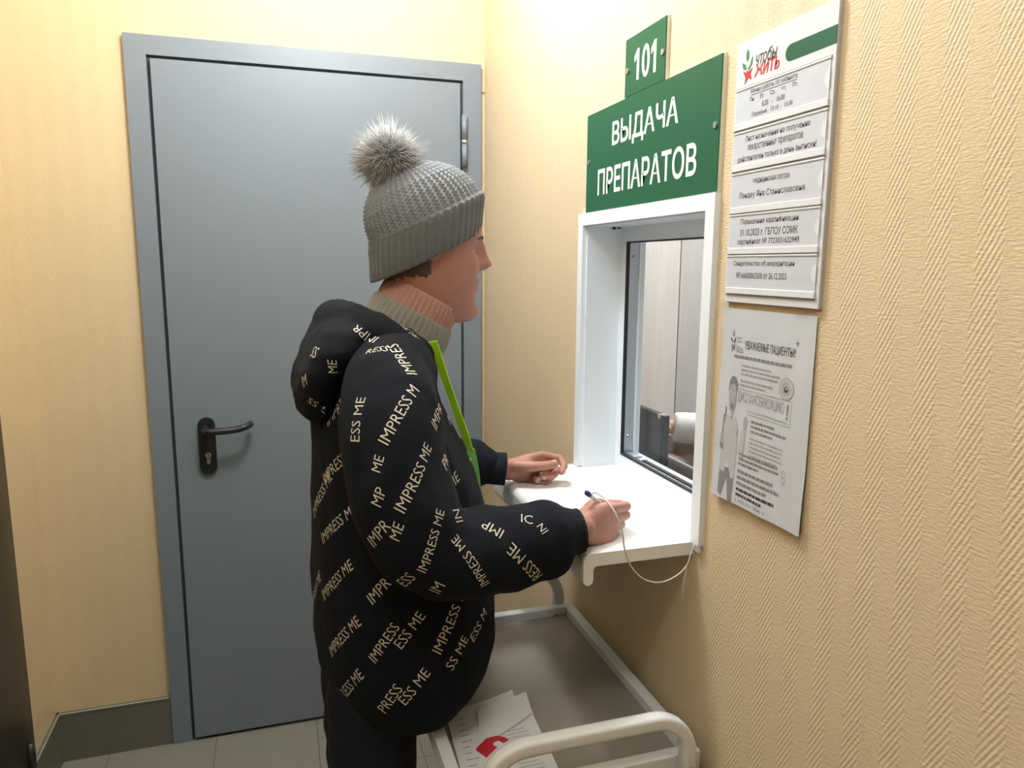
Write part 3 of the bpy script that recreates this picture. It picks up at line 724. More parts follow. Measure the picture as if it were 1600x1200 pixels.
# drawn man in an open white coat with a stethoscope, clipboard under the arm
bm = nb()
def pp(pts, mi, lay=1): prism(bm, pts, Z, RU, RW, RN, 0, 0.00008*lay, mi)
pp([(1.366,1.235),(1.372,1.252),(1.398,1.250),(1.404,1.232),(1.402,1.160),(1.394,1.157),(1.389,1.170),(1.380,1.170),(1.377,1.163),(1.366,1.166)], 3, 1)      # coat
pp([(1.380,1.252),(1.391,1.251),(1.389,1.215),(1.389,1.172),(1.380,1.172),(1.380,1.215)], 4, 2)                       # shirt
pp([(1.384,1.250),(1.388,1.250),(1.389,1.222),(1.386,1.214),(1.3835,1.222)], 1, 3)                                    # tie
pp([(1.367,1.166),(1.377,1.163),(1.380,1.172),(1.389,1.171),(1.394,1.157),(1.401,1.159),(1.401,1.122),(1.393,1.120),(1.386,1.156),(1.384,1.156),(1.376,1.127),(1.368,1.130)], 1, 2)  # trousers
pp([(1.376,1.272),(1.379,1.259),(1.384,1.255),(1.390,1.258),(1.394,1.270),(1.395,1.292),(1.390,1.300),(1.380,1.300),(1.376,1.290)], 2, 3)                     # face
pp([(1.374,1.286),(1.376,1.302),(1.383,1.310),(1.392,1.309),(1.398,1.300),(1.396,1.288),(1.394,1.296),(1.387,1.299),(1.379,1.296)], 1, 4)                     # hair
pp([(1.381,1.262),(1.386,1.259),(1.390,1.262),(1.389,1.268),(1.385,1.270),(1.381,1.268)], 1, 4); pp([(1.384,1.276),(1.388,1.276),(1.389,1.283),(1.385,1.284)], 3, 5)
pp(circ(1.381,1.285,0.0022,10), 4, 5); pp(circ(1.390,1.284,0.0022,10), 4, 5); pp(circ(1.381,1.285,0.0009,8), 0, 6); pp(circ(1.390,1.284,0.0009,8), 0, 6)
pp([(1.383,1.256),(1.384,1.250),(1.390,1.250),(1.389,1.256)], 2, 2)
pp([(1.366,1.250),(1.372,1.246),(1.374,1.215),(1.366,1.222)], 1, 3); pp([(1.3695,1.262),(1.371,1.262),(1.371,1.246),(1.3695,1.246)], 0, 3)                 # clipboard and pen
pp([(1.364,1.222),(1.374,1.214),(1.373,1.204),(1.363,1.206)], 2, 4); pp([(1.363,1.206),(1.372,1.205),(1.372,1.196),(1.364,1.198)], 1, 4)
for i in range(10):
    t0, t1 = PI*i/10, PI*(i+1)/10
    pp([(1.397+0.0045*math.cos(t0),1.232-0.014*math.sin(t0)),(1.397+0.0045*math.cos(t1),1.232-0.014*math.sin(t1)),(1.397+0.0056*math.cos(t1),1.232-0.0152*math.sin(t1)),(1.397+0.0056*math.cos(t0),1.232-0.0152*math.sin(t0))], 1, 4)
pp([(1.4175,1.236),(1.423,1.236),(1.426,1.250),(1.4215,1.258),(1.416,1.250)], 2, 1); pp([(1.414,1.236),(1.424,1.236),(1.420,1.196),(1.412,1.190),(1.407,1.200)], 3, 1)   # raised hand and sleeve
grid_cut(bm); pfit(bm)
obj('drawn_doctor', bm, [MT['ink'], MT['ink2'], MT['ink3'], MT['ink4'], MT['poster']], ps, recalc=False)
for (u, w_) in ((1.358, 1.4125), (1.525, 1.4115)):
    bm = nb(); box(bm, (-0.0045, -u-0.012, w_-0.008), (-0.0049, -u+0.012, w_+0.010)); obj('tape', bm, MT['film'], ps)

# ------------------------------------------------------------------ medical trolley
TR = empty('trolley', (-0.22, -1.1, 0)); tag(TR, 'white metal trolley with dark tray top and bent tube handles under the window', 'trolley')
tx0, tx1, ty0, ty1, tz = -0.420, -0.018, -1.372, -0.818, 0.700
bm = nb()
def rim(a, b): box(bm, a, b, 0.002)
rw = 0.021
rim((tx0, ty1-rw, tz-0.036), (tx1, ty1, tz)); rim((tx0, ty0, tz-0.036), (tx1, ty0+rw, tz))
rim((tx0, ty0+rw, tz-0.036), (tx0+rw, ty1-rw, tz)); rim((tx1-rw, ty0+rw, tz-0.036), (tx1, ty1-rw, tz))
obj('top_frame', bm, MT['tframe'], TR)
bm = nb(); box(bm, (tx0+rw, ty0+rw, tz-0.022), (tx1-rw, ty1-rw, tz-0.018)); obj('tray_top', bm, MT['tpanel'], TR)
bm = nb(); box(bm, (tx0+rw, ty0+rw, 0.246), (tx1-rw, ty1-rw, 0.250)); obj('lower_tray', bm, MT['tpanel'], TR)
bm = nb()
for a, b in (((tx0, ty1-rw), (tx1, ty1)), ((tx0, ty0), (tx1, ty0+rw)), ((tx0, ty0+rw), (tx0+rw, ty1-rw)), ((tx1-rw, ty0+rw), (tx1, ty1-rw))):
    box(bm, (a[0], a[1], 0.232), (b[0], b[1], 0.268), 0.002)
obj('lower_frame', bm, MT['tframe'], TR)
for sx in (tx0+0.011, tx1-0.011):
    for sy in (ty0+0.011, ty1-0.011):
        bm = nb(); box(bm, (sx-0.0095, sy-0.0095, 0.10), (sx+0.0095, sy+0.0095, 0.232), 0.002); box(bm, (sx-0.0095, sy-0.0095, 0.268), (sx+0.0095, sy+0.0095, tz-0.036), 0.002)
        lg = obj('leg', bm, MT['tframe'], TR)
        bm = nb(); cyl(bm, (sx-0.009, sy, 0.034), (sx+0.009, sy, 0.034), 0.034, seg=24); obj('caster', bm, MT['rubber'], lg)
        bm = nb(); box(bm, (sx-0.014, sy-0.012, 0.034), (sx-0.0095, sy+0.012, 0.10)); box(bm, (sx+0.0095, sy-0.012, 0.034), (sx+0.014, sy+0.012, 0.10)); box(bm, (sx-0.014, sy-0.012, 0.092), (sx+0.014, sy+0.012, 0.101)); obj('caster_fork', bm, MT['steel'], lg)
def handle(y, zt, xl, xr, z0):
    bm = nb(); pts = [(xl, y, z0), (xl, y, zt-0.062)]
    R_ = 0.062
    for i in range(1, 8):
        t = PI - (PI/2)*i/7; pts.append((xl+R_ + R_*math.cos(t), y, zt-R_ + R_*math.sin(t)))
    for i in range(0, 8):
        t = PI/2 - (PI/2)*i/7; pts.append((xr-R_ + R_*math.cos(t), y, zt-R_ + R_*math.sin(t)))
    pts += [(xr, y, z0)]
    tube(bm, pts, 0.0115, seg=20, square=True, ref=V(0,1,0))
    hd = obj('handle', bm, MT['tframe'], TR, True)
    for x in (xl, xr):
        bm = nb(); cyl(bm, (x, y-0.012, 0.69), (x, y-0.0155, 0.69), 0.004, 0.003, 12); obj('bolt', bm, MT['steel'], hd)
handle(ty0-0.012, 0.776, -0.380, -0.050, 0.640)
handle(ty1+0.012, 0.776, -0.395, -0.045, 0.640)
bm = nb(); prism(bm, circ(-0.062, 0.683, 0.0045, 14), Z, BU, BW, BN, -(ty1-rw)-0.0, -(ty1-rw)+0.002); obj('rivet', bm, MT['groove'], TR)

# papers on the trolley tray
def sheet(name, corners, z, curl, label, mi_marks=None, seed=1):
    """thin paper from four corners (x,y); curl(a,b) lifts it"""
    bm = nb(); n = 16
    A, B, C_, D = [Vector((c[0], c[1])) for c in corners]
    def P(a, b):
        q = A*(1-a)*(1-b) + B*a*(1-b) + C_*a*b + D*(1-a)*b
        return V(q.x, q.y, z + curl(a, b))
    for o in (0.0, -0.0004):
        g = [[bm.verts.new(P(i/n, j/n) + V(0,0,o)) for j in range(n+1)] for i in range(n+1)]
        for i in range(n):
            for j in range(n):
                q = (g[i][j], g[i+1][j], g[i+1][j+1], g[i][j+1])
                bm.faces.new(q if o < 0 else tuple(reversed(q)))
    return bm, P
# lower sheet lies flat, its far edge slightly lifted; a = along the far edge to the right, b = toward the camera
cur1 = lambda a, b: 0.0012 + 0.012*max(0, 0.22-b)/0.22*a*a
bm, P = sheet('p', [(-0.383,-1.128), (-0.254,-1.113), (-0.262,-1.346), (-0.397,-1.346)], 0.6825, cur1, '')
def strip(P, a0, b0, a1, b1, wd, mi, lift=0.0006):
    n = 6
    for i in range(n):
        t0, t1 = i/n, (i+1)/n
        q = []
        for t, s in ((t0,-1),(t1,-1),(t1,1),(t0,1)):
            a = a0+(a1-a0)*t; b = b0+(b1-b0)*t
            dx, dy = (a1-a0), (b1-b0); L_ = math.hypot(dx, dy)
            q.append(bm.verts.new(P(a - dy/L_*wd*s, b + dx/L_*wd*s) + V(0,0,lift)))
        f = bm.faces.new(q); f.material_index = mi
        f.normal_update()
        if f.normal.z < 0: f.normal_flip()
r = random.Random(3)
for k in range(11): strip(P, 0.10+0.0*k, 0.14+0.07*k, 0.10+0.18*r.uniform(.5, 1), 0.14+0.07*k, 0.006, 1)
tag(obj('paper_sheet', bm, [MT['paper'], MT['ink3']], recalc=False), 'white printed sheet lying lowest on the dark trolley tray beside the black hoodie', 'paper', 'papers on the trolley')
cur2 = lambda a, b: 0.003 + 0.016*(max(0, 0.34-b)/0.34)**2*(0.4+0.6*a)
bm, P = sheet('p', [(-0.330,-1.150), (-0.235,-1.136), (-0.246,-1.346), (-0.374,-1.346)], 0.6825, cur2, '')
for k in range(13):
    b = 0.36 + 0.046*k
    strip(P, 0.42+0.3*r.random()*.3, b, 0.94-0.2*r.random(), b, 0.005, 1)
strip(P, 0.28, 0.40, 0.98, 0.22, 0.012, 2)  # grey strip paints the shade along the leaflet's fold
# red tag-shaped print with a white hole
tagp = [(-0.358,-1.246),(-0.355,-1.241),(-0.334,-1.223),(-0.316,-1.221),(-0.303,-1.229),(-0.300,-1.238),(-0.310,-1.243),(-0.316,-1.234),(-0.325,-1.236),(-0.328,-1.243),(-0.323,-1.250),(-0.347,-1.270)]
prism(bm, tagp, Z0, V(1,0,0), V(0,1,0), V(0,0,1), 0.6856, 0.6862, 3)
tag(obj('paper_sheet', bm, [MT['paper'], MT['ink3'], MT['ink3'], MT['redp']], recalc=False), 'curling white leaflet with a red tag shape on the trolley tray', 'paper', 'papers on the trolley')

# ------------------------------------------------------------------ office behind the window
# desk
dk = empty('desk', (0.5, -0.5, 0)); tag(dk, 'grey laminate desk behind the service window', 'desk')
bm = nb(); box(bm, (0.155, -1.6, 0.735), (0.80, 0.35, 0.76), 0.003); obj('desk_top', bm, MT['desk'], dk)
for y in (-1.58, 0.33):
    bm = nb(); box(bm, (0.17, y-0.012, 0), (0.78, y+0.012, 0.735)); obj('side_panel', bm, MT['wood2'], dk)
bm = nb(); box(bm, (0.44, -1.568, 0.35), (0.458, 0.318, 0.735)); obj('modesty_panel', bm, MT['wood2'], dk)
# monitor seen from behind
mo = empty('monitor', (0.42, -0.24, 0.76)); tag(mo, 'black computer monitor seen from behind through the service window', 'monitor')
bm = nb(); box(bm, (0.412, -0.440, 0.795), (0.440, 0.0, 1.040), 0.006); obj('casing', bm, MT['monitor'], mo)
bm = nb(); box(bm, (0.4402, -0.428, 0.81), (0.4412, -0.012, 1.028)); obj('screen', bm, MT['screen'], mo)
bm = nb(); box(bm, (0.4115, -0.432, 1.030), (0.4395, -0.415, 1.041)); obj('corner_highlight', bm, MT['steel'], mo)  # bright piece added as the highlight on the monitor's top corner
bm = nb(); cyl(bm, (0.426, -0.22, 0.772), (0.426, -0.22, 0.80), 0.02); prism(bm, circ(0.426, -0.22, 0.10, 28, 0.12), Z, V(1,0,0), V(0,1,0), V(0,0,1), 0.76, 0.772); obj('stand', bm, MT['monitor'], mo)
# low carton on the desk
cb = empty('cardboard_box', (0.7, -0.1, 0.76)); tag(cb, 'low open brown cardboard box on the desk behind the monitor', 'box')
bm = nb(); bx0, bx1, by0, by1, bt = 0.60, 0.79, -0.33, 0.12, 0.835
box(bm, (bx0, by0, 0.7605), (bx1, by1, 0.7635)); 
box(bm, (bx0, by0, 0.7635), (bx0+0.003, by1, bt)); box(bm, (bx1-0.003, by0, 0.7635), (bx1, by1, bt)); box(bm, (bx0+0.003, by0, 0.7635), (bx1-0.003, by0+0.003, bt)); box(bm, (bx0+0.003, by1-0.003, 0.7635), (bx1-0.003, by1, bt))
obj('tray', bm, MT['carton'], cb)
bm = nb(); box(bm, (bx0-0.002, by0-0.001, bt-0.004), (bx0+0.0045, by1+0.001, bt+0.001)); obj('rim', bm, MT['desk'], cb)
# loose papers on the desk inside
bm, P = sheet('p', [(0.185,-0.52), (0.175,-0.95), (0.40,-0.97), (0.40,-0.50)], 0.7605, lambda a, b: 0.002 + 0.006*a*b, '')
tag(obj('paper_sheet', bm, MT['paper'], recalc=False), 'white sheet of paper on the office desk in front of the brown box', 'paper')
# wardrobes along the far office wall
def wardrobe(x0, x1, y0, m, label, handle_x):
    e = empty('wardrobe', ((x0+x1)/2, y0, 0)); tag(e, label, 'wardrobe', 'bleached wood wardrobes in the office')
    bm = nb(); box(bm, (x0, y0, 0.0), (x1, y0+0.45, 2.2)); obj('carcass', bm, m, e)
    bm = nb(); box(bm, (x0+0.003, y0-0.018, 0.08), (x1-0.003, y0-0.0005, 2.18), 0.001); dr = obj('door', bm, m, e)
    if handle_x:
        bm = nb(); cyl(bm, (handle_x, y0-0.018, 0.985), (handle_x, y0-0.032, 0.985), 0.012, seg=14); cyl(bm, (handle_x, y0-0.018, 0.945), (handle_x, y0-0.030, 0.945), 0.012, seg=14)
        tube(bm, [(handle_x, y0-0.030, 0.945), (handle_x+0.002, y0-0.036, 0.90), (handle_x+0.016, y0-0.034, 0.85), (handle_x+0.006, y0-0.034, 0.82)], 0.003, seg=8, sub=4)
        obj('lock_and_key', bm, MT['steel'], dr)
    else:
        for xx, zz in ((x0+0.16, 1.44), (x0+0.15, 1.06)):
            bm = nb(); prism(bm, circ(xx, zz, 0.012, 14), Z, BU, BW, BN, -y0+0.018, -y0+0.021); obj('screw_cap', bm, MT['wood'], dr)
wardrobe(0.96, 1.398, 1.20, MT['wood'], 'bleached wood wardrobe with a key in its door, left of the dark seam', 1.163)
wardrobe(1.407, 1.86, 1.215, MT['wood2'], 'bleached wood wardrobe with shade in its tone, right of the dark seam, seen through the window', None)  # darker wood: shade of a face turned away, put into its colour

# ------------------------------------------------------------------ figures: shared builders
def ering(c, ax, ay, n=28, e=2.0, X=V(1,0,0), Y=V(0,1,0)):
    """closed super-ellipse ring round c; ax = (front, back) or one radius"""
    af, ab = ax if isinstance(ax, tuple) else (ax, ax)
    out = []
    for j in range(n):
        t = 2*PI*j/n; ct, st = math.cos(t), math.sin(t)
        k = (abs(ct)**e + abs(st)**e) ** (-1/e)
        out.append(Vector(c) + X*(ct*k*(af if ct > 0 else ab)) + Y*(st*k*ay))
    return out

HEADT = [(-0.120, .062, .000, .020), (-0.114, .078, .010, .032), (-0.102, .0845, .028, .044), (-0.085, .083, .045, .053), (-0.065, .0815, .064, .060),
         (-0.045, .082, .080, .065), (-0.022, .082, .091, .068), (0.0, .080, .096, .070), (0.028, .0855, .098, .071), (0.055, .084, .094, .068),
         (0.080, .072, .080, .056), (0.098, .052, .058, .040), (0.110, .026, .030, .021), (0.115, .004, .004, .004)]
def head_bm(c, X, Y, U, size=1.0, nr=90, nt=112):
    """head with brow, sockets, nose, lips and chin; X forward, Y to its left, U up. materials 0 skin 1 lips"""
    bm = nb(); us = [-0.120 + 0.235*(1-math.cos(PI*i/(nr-1)))/2 for i in range(nr)]
    rows = []
    def G(x, s): return math.exp(-(x/s)**2)
    for u in us:
        F, B, W = lerp_table(HEADT, u); row = []
        for j in range(nt):
            t = 2*PI*(j+0.5)/nt; ct, st = math.cos(t), math.sin(t)
            e = 2.25; k = (abs(ct)**e + abs(st)**e) ** (-1/e)
            f = ct*k*(F if ct > 0 else B); s = st*k*W
            if ct > 0:
                if u < 0.034 and u > -0.04:
                    h = (0.003 + 0.027*min(1, max(0, (0.032-u)/0.048))) if u > -0.016 else 0.030*max(0, 1-((-0.016-u)/0.015))**0.7
                    wd = 0.0085 + 0.006*min(1, max(0, (0.02-u)/0.04))
                    f += h*G(s, wd)
                f += 0.0065*(G(u+0.047, 0.0055)+1.05*G(u+0.0585, 0.006))*G(s, 0.019)
                f -= 0.0035*G(u+0.0525, 0.0022)*G(s, 0.022)
                f += 0.006*G(u+0.099, 0.013)*G(s, 0.018)
                f -= 0.004*G(u+0.076, 0.008)*G(s, 0.02)
                f -= 0.0105*(G(s-0.031, 0.013)+G(s+0.031, 0.013))*G(u-0.008, 0.0095)
                f += 0.003*(G(s-0.030, 0.016)+G(s+0.030, 0.016))*G(u-0.025, 0.006)
                f += 0.003*(G(s-0.042, 0.016)+G(s+0.042, 0.016))*G(u+0.022, 0.016)
            row.append(bm.verts.new(Vector(c) + (X*f + Y*s + U*u)*size))
        rows.append(row)
    for i in range(nr-1):
        for j in range(nt):
            f = bm.faces.new((rows[i][j], rows[i][(j+1) % nt], rows[i+1][(j+1) % nt], rows[i+1][j]))
            u = (us[i]+us[i+1])/2; t = 2*PI*(j+1)/nt
            s = math.sin(t)*0.06
            if math.cos(t) > 0.7 and -0.064 < u < -0.042 and abs(s) < 0.021*(1-abs(u+0.053)/0.016): f.material_index = 1
    bm.faces.new(list(reversed(rows[0]))); bm.faces.new(rows[-1])
    for sg in (-1, 1):   # eyes, lids and brows
        ec = Vector(c) + (X*0.0575 + Y*(0.031*sg) + U*0.007)*size
        R3 = Matrix((X, Y, U)).transposed()
        ellipsoid(bm, ec, (0.0115*size,)*3, R3, 18, 12, 2)
        ellipsoid(bm, ec + X*0.0072*size - U*0.001, (0.0052*size, 0.0052*size, 0.0052*size), R3, 14, 8, 3)
        ellipsoid(bm, ec + (X*0.0005 + U*0.0035)*size, (0.0123*size, 0.0128*size, 0.0098*size), R3, 18, 10, 0)
        tube(bm, [Vector(c) + (X*f_ + Y*(a*sg) + U*(0.0275+b))*size for a, b, f_ in ((0.016, -0.001, 0.0855), (0.030, 0.002, 0.0818), (0.045, -0.002, 0.0715))], [0.002, 0.0026, 0.0012], seg=8, sub=3, mi=4)
        ellipsoid(bm, Vector(c) + (X*-0.012 + Y*(0.071*sg) + U*0.006)*size, (0.015*size, 0.005*size, 0.024*size), R3, 14, 10, 0)
    return bm

def hand_bm(Wp, d, n, l, curls, thumb, fore, size=1.0, voxel=0.0017):
    """hand from wrist Wp: d toward the fingers, n out of the back of the hand, l toward the thumb.
    curls: four (mcp, pip, dip, spread) in degrees; thumb: list of points in (d, n, l) metres. Returns mesh and nail placements"""
    d = d.normalized(); n = (n - d*n.dot(d)).normalized(); l = (l - d*l.dot(d) - n*l.dot(n)).normalized()
    S = size; Wp = Vector(Wp); bm = nb(); nails = []
    def L3(a, b, c): return Wp + (d*a + n*b + l*c)*S
    # palm: rings from wrist to knuckles
    rings = []
    for a, hw, th, off in ((-0.004, .0255, .0185, 0), (0.012, .028, .0175, 0), (0.03, .034, .0165, .001), (0.05, .0385, .0155, .001), (0.068, .0395, .0135, .001), (0.080, .0385, .0115, 0), (0.087, .035, .008, -.001)):
        c = L3(a, -0.002, off)
        rings.append([c + n*(S*th*math.sin(t)*(1 if math.sin(t) > 0 else 1.1)) + l*(S*hw*(abs(math.cos(t))**0.75)*(1 if math.cos(t) > 0 else -1)) for t in [2*PI*j/22 for j in range(22)]])
    loft(bm, rings)
    ellipsoid(bm, L3(0.03, -0.012, 0.020), (0.024*S, 0.014*S, 0.016*S), Matrix((d, n, l)).transposed())
    ellipsoid(bm, L3(0.035, -0.011, -0.020), (0.028*S, 0.012*S, 0.013*S), Matrix((d, n, l)).transposed())
    tube(bm, [Wp + Vector(fore)*S*1.0, Wp + Vector(fore)*S*0.4, Wp, L3(0.015, 0, 0)], [0.028*S, 0.0265*S, 0.0245*S, 0.022*S], seg=18, sub=2, flat=0.86, ref=n)
    bases = [(0.079, 0.0285), (0.083, 0.0095), (0.079, -0.0095), (0.071, -0.0270)]
    lens = [(.041, .024, .020), (.045, .028, .021), (.041, .026, .021), (.033, .020, .018)]
    rads = [.0091, .0094, .0088, .0079]
    for (a, c), ln, r, (m, p, q, sp) in zip(bases, lens, rads, curls):
        pt = L3(a - 0.016, 0.001, c*0.92); pts = [pt, L3(a, 0.0015, c)]; ang = 0.0
        dd0 = (d*math.cos(math.radians(sp)) + l*math.sin(math.radians(sp))).normalized()
        cur = pts[-1]; ra = [r*1.0, r*1.08]
        for k, (bend, L_) in enumerate(zip((m, p, q), ln)):
            ang += math.radians(bend)
            dv = dd0*math.cos(ang) - n*math.sin(ang)
            cur = cur + dv*L_*S*0.5; pts.append(cur); ra.append(r*(0.97-0.06*k))
            cur = cur + dv*L_*S*0.5; pts.append(cur); ra.append(r*((1.03, 0.96, 0.80)[k]))
        tube(bm, pts, [x*S for x in ra], seg=14, round_ends=True)
        nv = n*math.cos(ang) + dd0*math.sin(ang)
        nails.append((cur - dv*0.0045*S + nv*r*0.70*S, dv, nv, r*S))
    tp = [L3(*q[:3]) for q in thumb]; tube(bm, tp, [q[3]*S for q in thumb], seg=14, sub=2, round_ends=True)
    dv = (tp[-1]-tp[-2]).normalized(); nv = (n*0.35 + l); nv = (nv - dv*nv.dot(dv)).normalized()
    nails.append((tp[-1] - dv*0.002*S + nv*thumb[-1][3]*0.78*S, dv, nv, thumb[-1][3]*S*1.15))
    me = remeshed(bm, voxel, 5)
    return me, nails

def nail_bm(bm, nl, mi):
    c, dv, nv, r = nl; s = dv.cross(nv)
    R3 = Matrix((dv, s, nv)).transposed()
    ellipsoid(bm, c, (r*0.75, r*0.62, r*0.26), R3, 14, 8, mi)

def join_me(bm, me, mi=0):
    k = len(bm.faces); bm.from_mesh(me)
    bm.faces.ensure_lookup_table()
    for f in bm.faces[k:]: f.material_index = mi
    bpy.data.meshes.remove(me)

def crumple(me, amp, fr, seed=0.0, mask=None):
    me.update()
    nrm = [v.normal.copy() for v in me.vertices]
    for v, nv in zip(me.vertices, nrm):
        p = v.co
        a = noise.noise(V(p.x*fr[0]+seed, p.y*fr[1], p.z*fr[2])); b = 1 - abs(noise.noise(V(p.x*fr[0]*.7-seed, p.y*fr[1]*.7, p.z*fr[2]*.8)))*2
        k = mask(p) if mask else 1.0
        v.co = p + nv*(amp*k*(0.55*a + 0.45*b))
    me.update()

# ------------------------------------------------------------------ the person at the window
CY = -1.03
HX, HY, HU = V(math.cos(math.radians(3)),0,-math.sin(math.radians(3))), V(0,1,0), V(math.sin(math.radians(3)),0,math.cos(math.radians(3)))
HC = V(-0.380, CY, 1.490)
# --- body: torso, neck, legs, upper arms, then fine hands and head joined into the one mesh
bm = nb()
loft(bm, [ering((-0.47, CY, z), (f, b), hw, 28) for z, f, b, hw in ((0.80, .09, .10, .165), (0.90, .105, .10, .16), (1.02, .10, .085, .14), (1.15, .10, .09, .145), (1.26, .09, .09, .16), (1.33, .06, .07, .12), (1.37, .045, .055, .07))])
tube(bm, [(-0.455, CY, 1.30), (-0.43, CY, 1.37), (-0.405, CY, 1.44)], [0.062, 0.054, 0.053], seg=20, sub=3)
for sy in (-1, 1):
    tube(bm, [(-0.485, CY+sy*0.085, 0.86), (-0.510, CY+sy*0.09, 0.68), (-0.510, CY+sy*0.09, 0.47), (-0.520, CY+sy*0.09, 0.30), (-0.53, CY+sy*0.09, 0.09)], [0.080, 0.060, 0.050, 0.046, 0.036], seg=18, sub=4, round_ends=True)
    tube(bm, [(-0.545, CY+sy*0.09, 0.05), (-0.46, CY+sy*0.095, 0.045), (-0.40, CY+sy*0.10, 0.035)], [0.036, 0.036, 0.026], seg=16, sub=3, round_ends=True)
RW_ = V(-0.192, -1.272, 1.055); LW_ = V(-0.198, -0.902, 1.054)
tube(bm, [(-0.46, -1.16, 1.30), (-0.47, -1.24, 1.22), (-0.462, -1.285, 1.12), (-0.42, -1.295, 1.05), (-0.30, -1.28, 1.045), RW_ + V(-0.03, 0, 0)], [0.052, 0.046, 0.042, 0.040, 0.036, 0.026], seg=16, sub=4, round_ends=True)
tube(bm, [(-0.46, -0.90, 1.30), (-0.47, -0.82, 1.22), (-0.45, -0.79, 1.12), (-0.40, -0.80, 1.06), (-0.30, -0.86, 1.06), LW_ + V(-0.03, 0.01, 0)], [0.052, 0.046, 0.042, 0.040, 0.036, 0.026], seg=16, sub=4, round_ends=True)
torso = remeshed(bm, 0.007, 6)
body = nb(); join_me(body, torso)
hb = head_bm(HC, HX, HY, HU)
tmp = bpy.data.meshes.new('tmp'); bmesh.ops.recalc_face_normals(hb, faces=hb.faces); hb.to_mesh(tmp); hb.free()
k0 = len(body.faces); body.from_mesh(tmp); bpy.data.meshes.remove(tmp)
# right hand: fist round a pen, back of the hand toward the room
rd = V(0.90, 0.36, -0.10); rl = V(0.02, 0.12, 0.99); rn = rl.cross(rd) * 1.0
if rn.y > 0: rn = -rn
me, nails = hand_bm(RW_, rd, rn, rl, [(8, 70, 45, -3), (16, 86, 48, -1), (22, 90, 48, 2), (28, 90, 45, 5)],
    [(0.012, -0.006, 0.016, .013), (0.036, -0.016, 0.028, .012), (0.060, -0.026, 0.034, .0105), (0.084, -0.034, 0.030, .0095), (0.094, -0.036, 0.024, .0085)], V(-0.05, -0.004, 0.0), 0.93)
join_me(body, me)
for nl in nails: nail_bm(body, nl, 5)
# left hand: loose fist on the shelf, thumb along the top
ld = V(0.96, 0.10, 0.03); lnn = V(0.02, 0.86, 0.50)
me, nails = hand_bm(LW_, ld, lnn, V(0.0, -0.50, 0.86), [(30, 62, 40, 2), (58, 92, 55, 1), (64, 94, 55, 0), (66, 94, 50, -2)],
    [(0.008, -0.012, 0.020, .0140), (0.032, -0.028, 0.030, .0125), (0.056, -0.038, 0.036, .0105), (0.078, -0.040, 0.038, .0100), (0.090, -0.039, 0.038, .0085)], V(-0.05, 0.004, 0.0), 0.92)
join_me(body, me)
for nl in nails: nail_bm(body, nl, 5)
person = obj('person', body, [MT['skin'], MT['lip'], MT['eyew'], MT['iris'], MT['brow'], MT['nail']], None, True)
tag(person, 'person in a grey pom-pom hat and black lettered hoodie, writing at the service window', 'person')

# short hair showing between the hat and the collar: a thin cap following the back of the skull
bm = nb(); rows = []; rin = []
for i in range(15):
    k = i/14; ro, ri = [], []
    for j in range(61):
        a = j/60; t = math.radians(98 + 164*a); e = 2.25
        edge = 0.5 + 0.5*math.cos(2*PI*a)                       # 1 at the sideburns, 0 at the nape
        u = 0.02 - (0.062 + 0.012*(1-edge) + 0.0025*math.sin(j*2.3) + 0.002*math.sin(j*5.1))*k
        F, B, W = lerp_table(HEADT, u); ct, st = math.cos(t), math.sin(t); q = (abs(ct)**e + abs(st)**e)**(-1/e)
        th = 0.0045*(1-k**3)*min(1, 0.15 + 9*min(a, 1-a)) + 0.0004
        n_ = V(ct, st, 0)
        p = HC + HX*(ct*q*(F if ct > 0 else B)) + HY*(st*q*W) + HU*u
        o_ = (HX*ct + HY*st)
        ro.append(bm.verts.new(p + o_*(th + 0.0006*math.sin(j*3.7+i)))); ri.append(bm.verts.new(p - o_*0.003))
    rows.append(ro); rin.append(ri)
for G_ in (rows, rin):
    for i in range(14):
        for j in range(60): bm.faces.new((G_[i][j], G_[i][j+1], G_[i+1][j+1], G_[i+1][j]))
for j in range(60):
    for i in (0, 14): bm.faces.new((rows[i][j], rows[i][j+1], rin[i][j+1], rin[i][j]))
for i in range(14):
    for j in (0, 60): bm.faces.new((rows[i][j], rows[i+1][j], rin[i+1][j], rin[i][j]))
obj('hair', bm, MT['hair'], person, True)

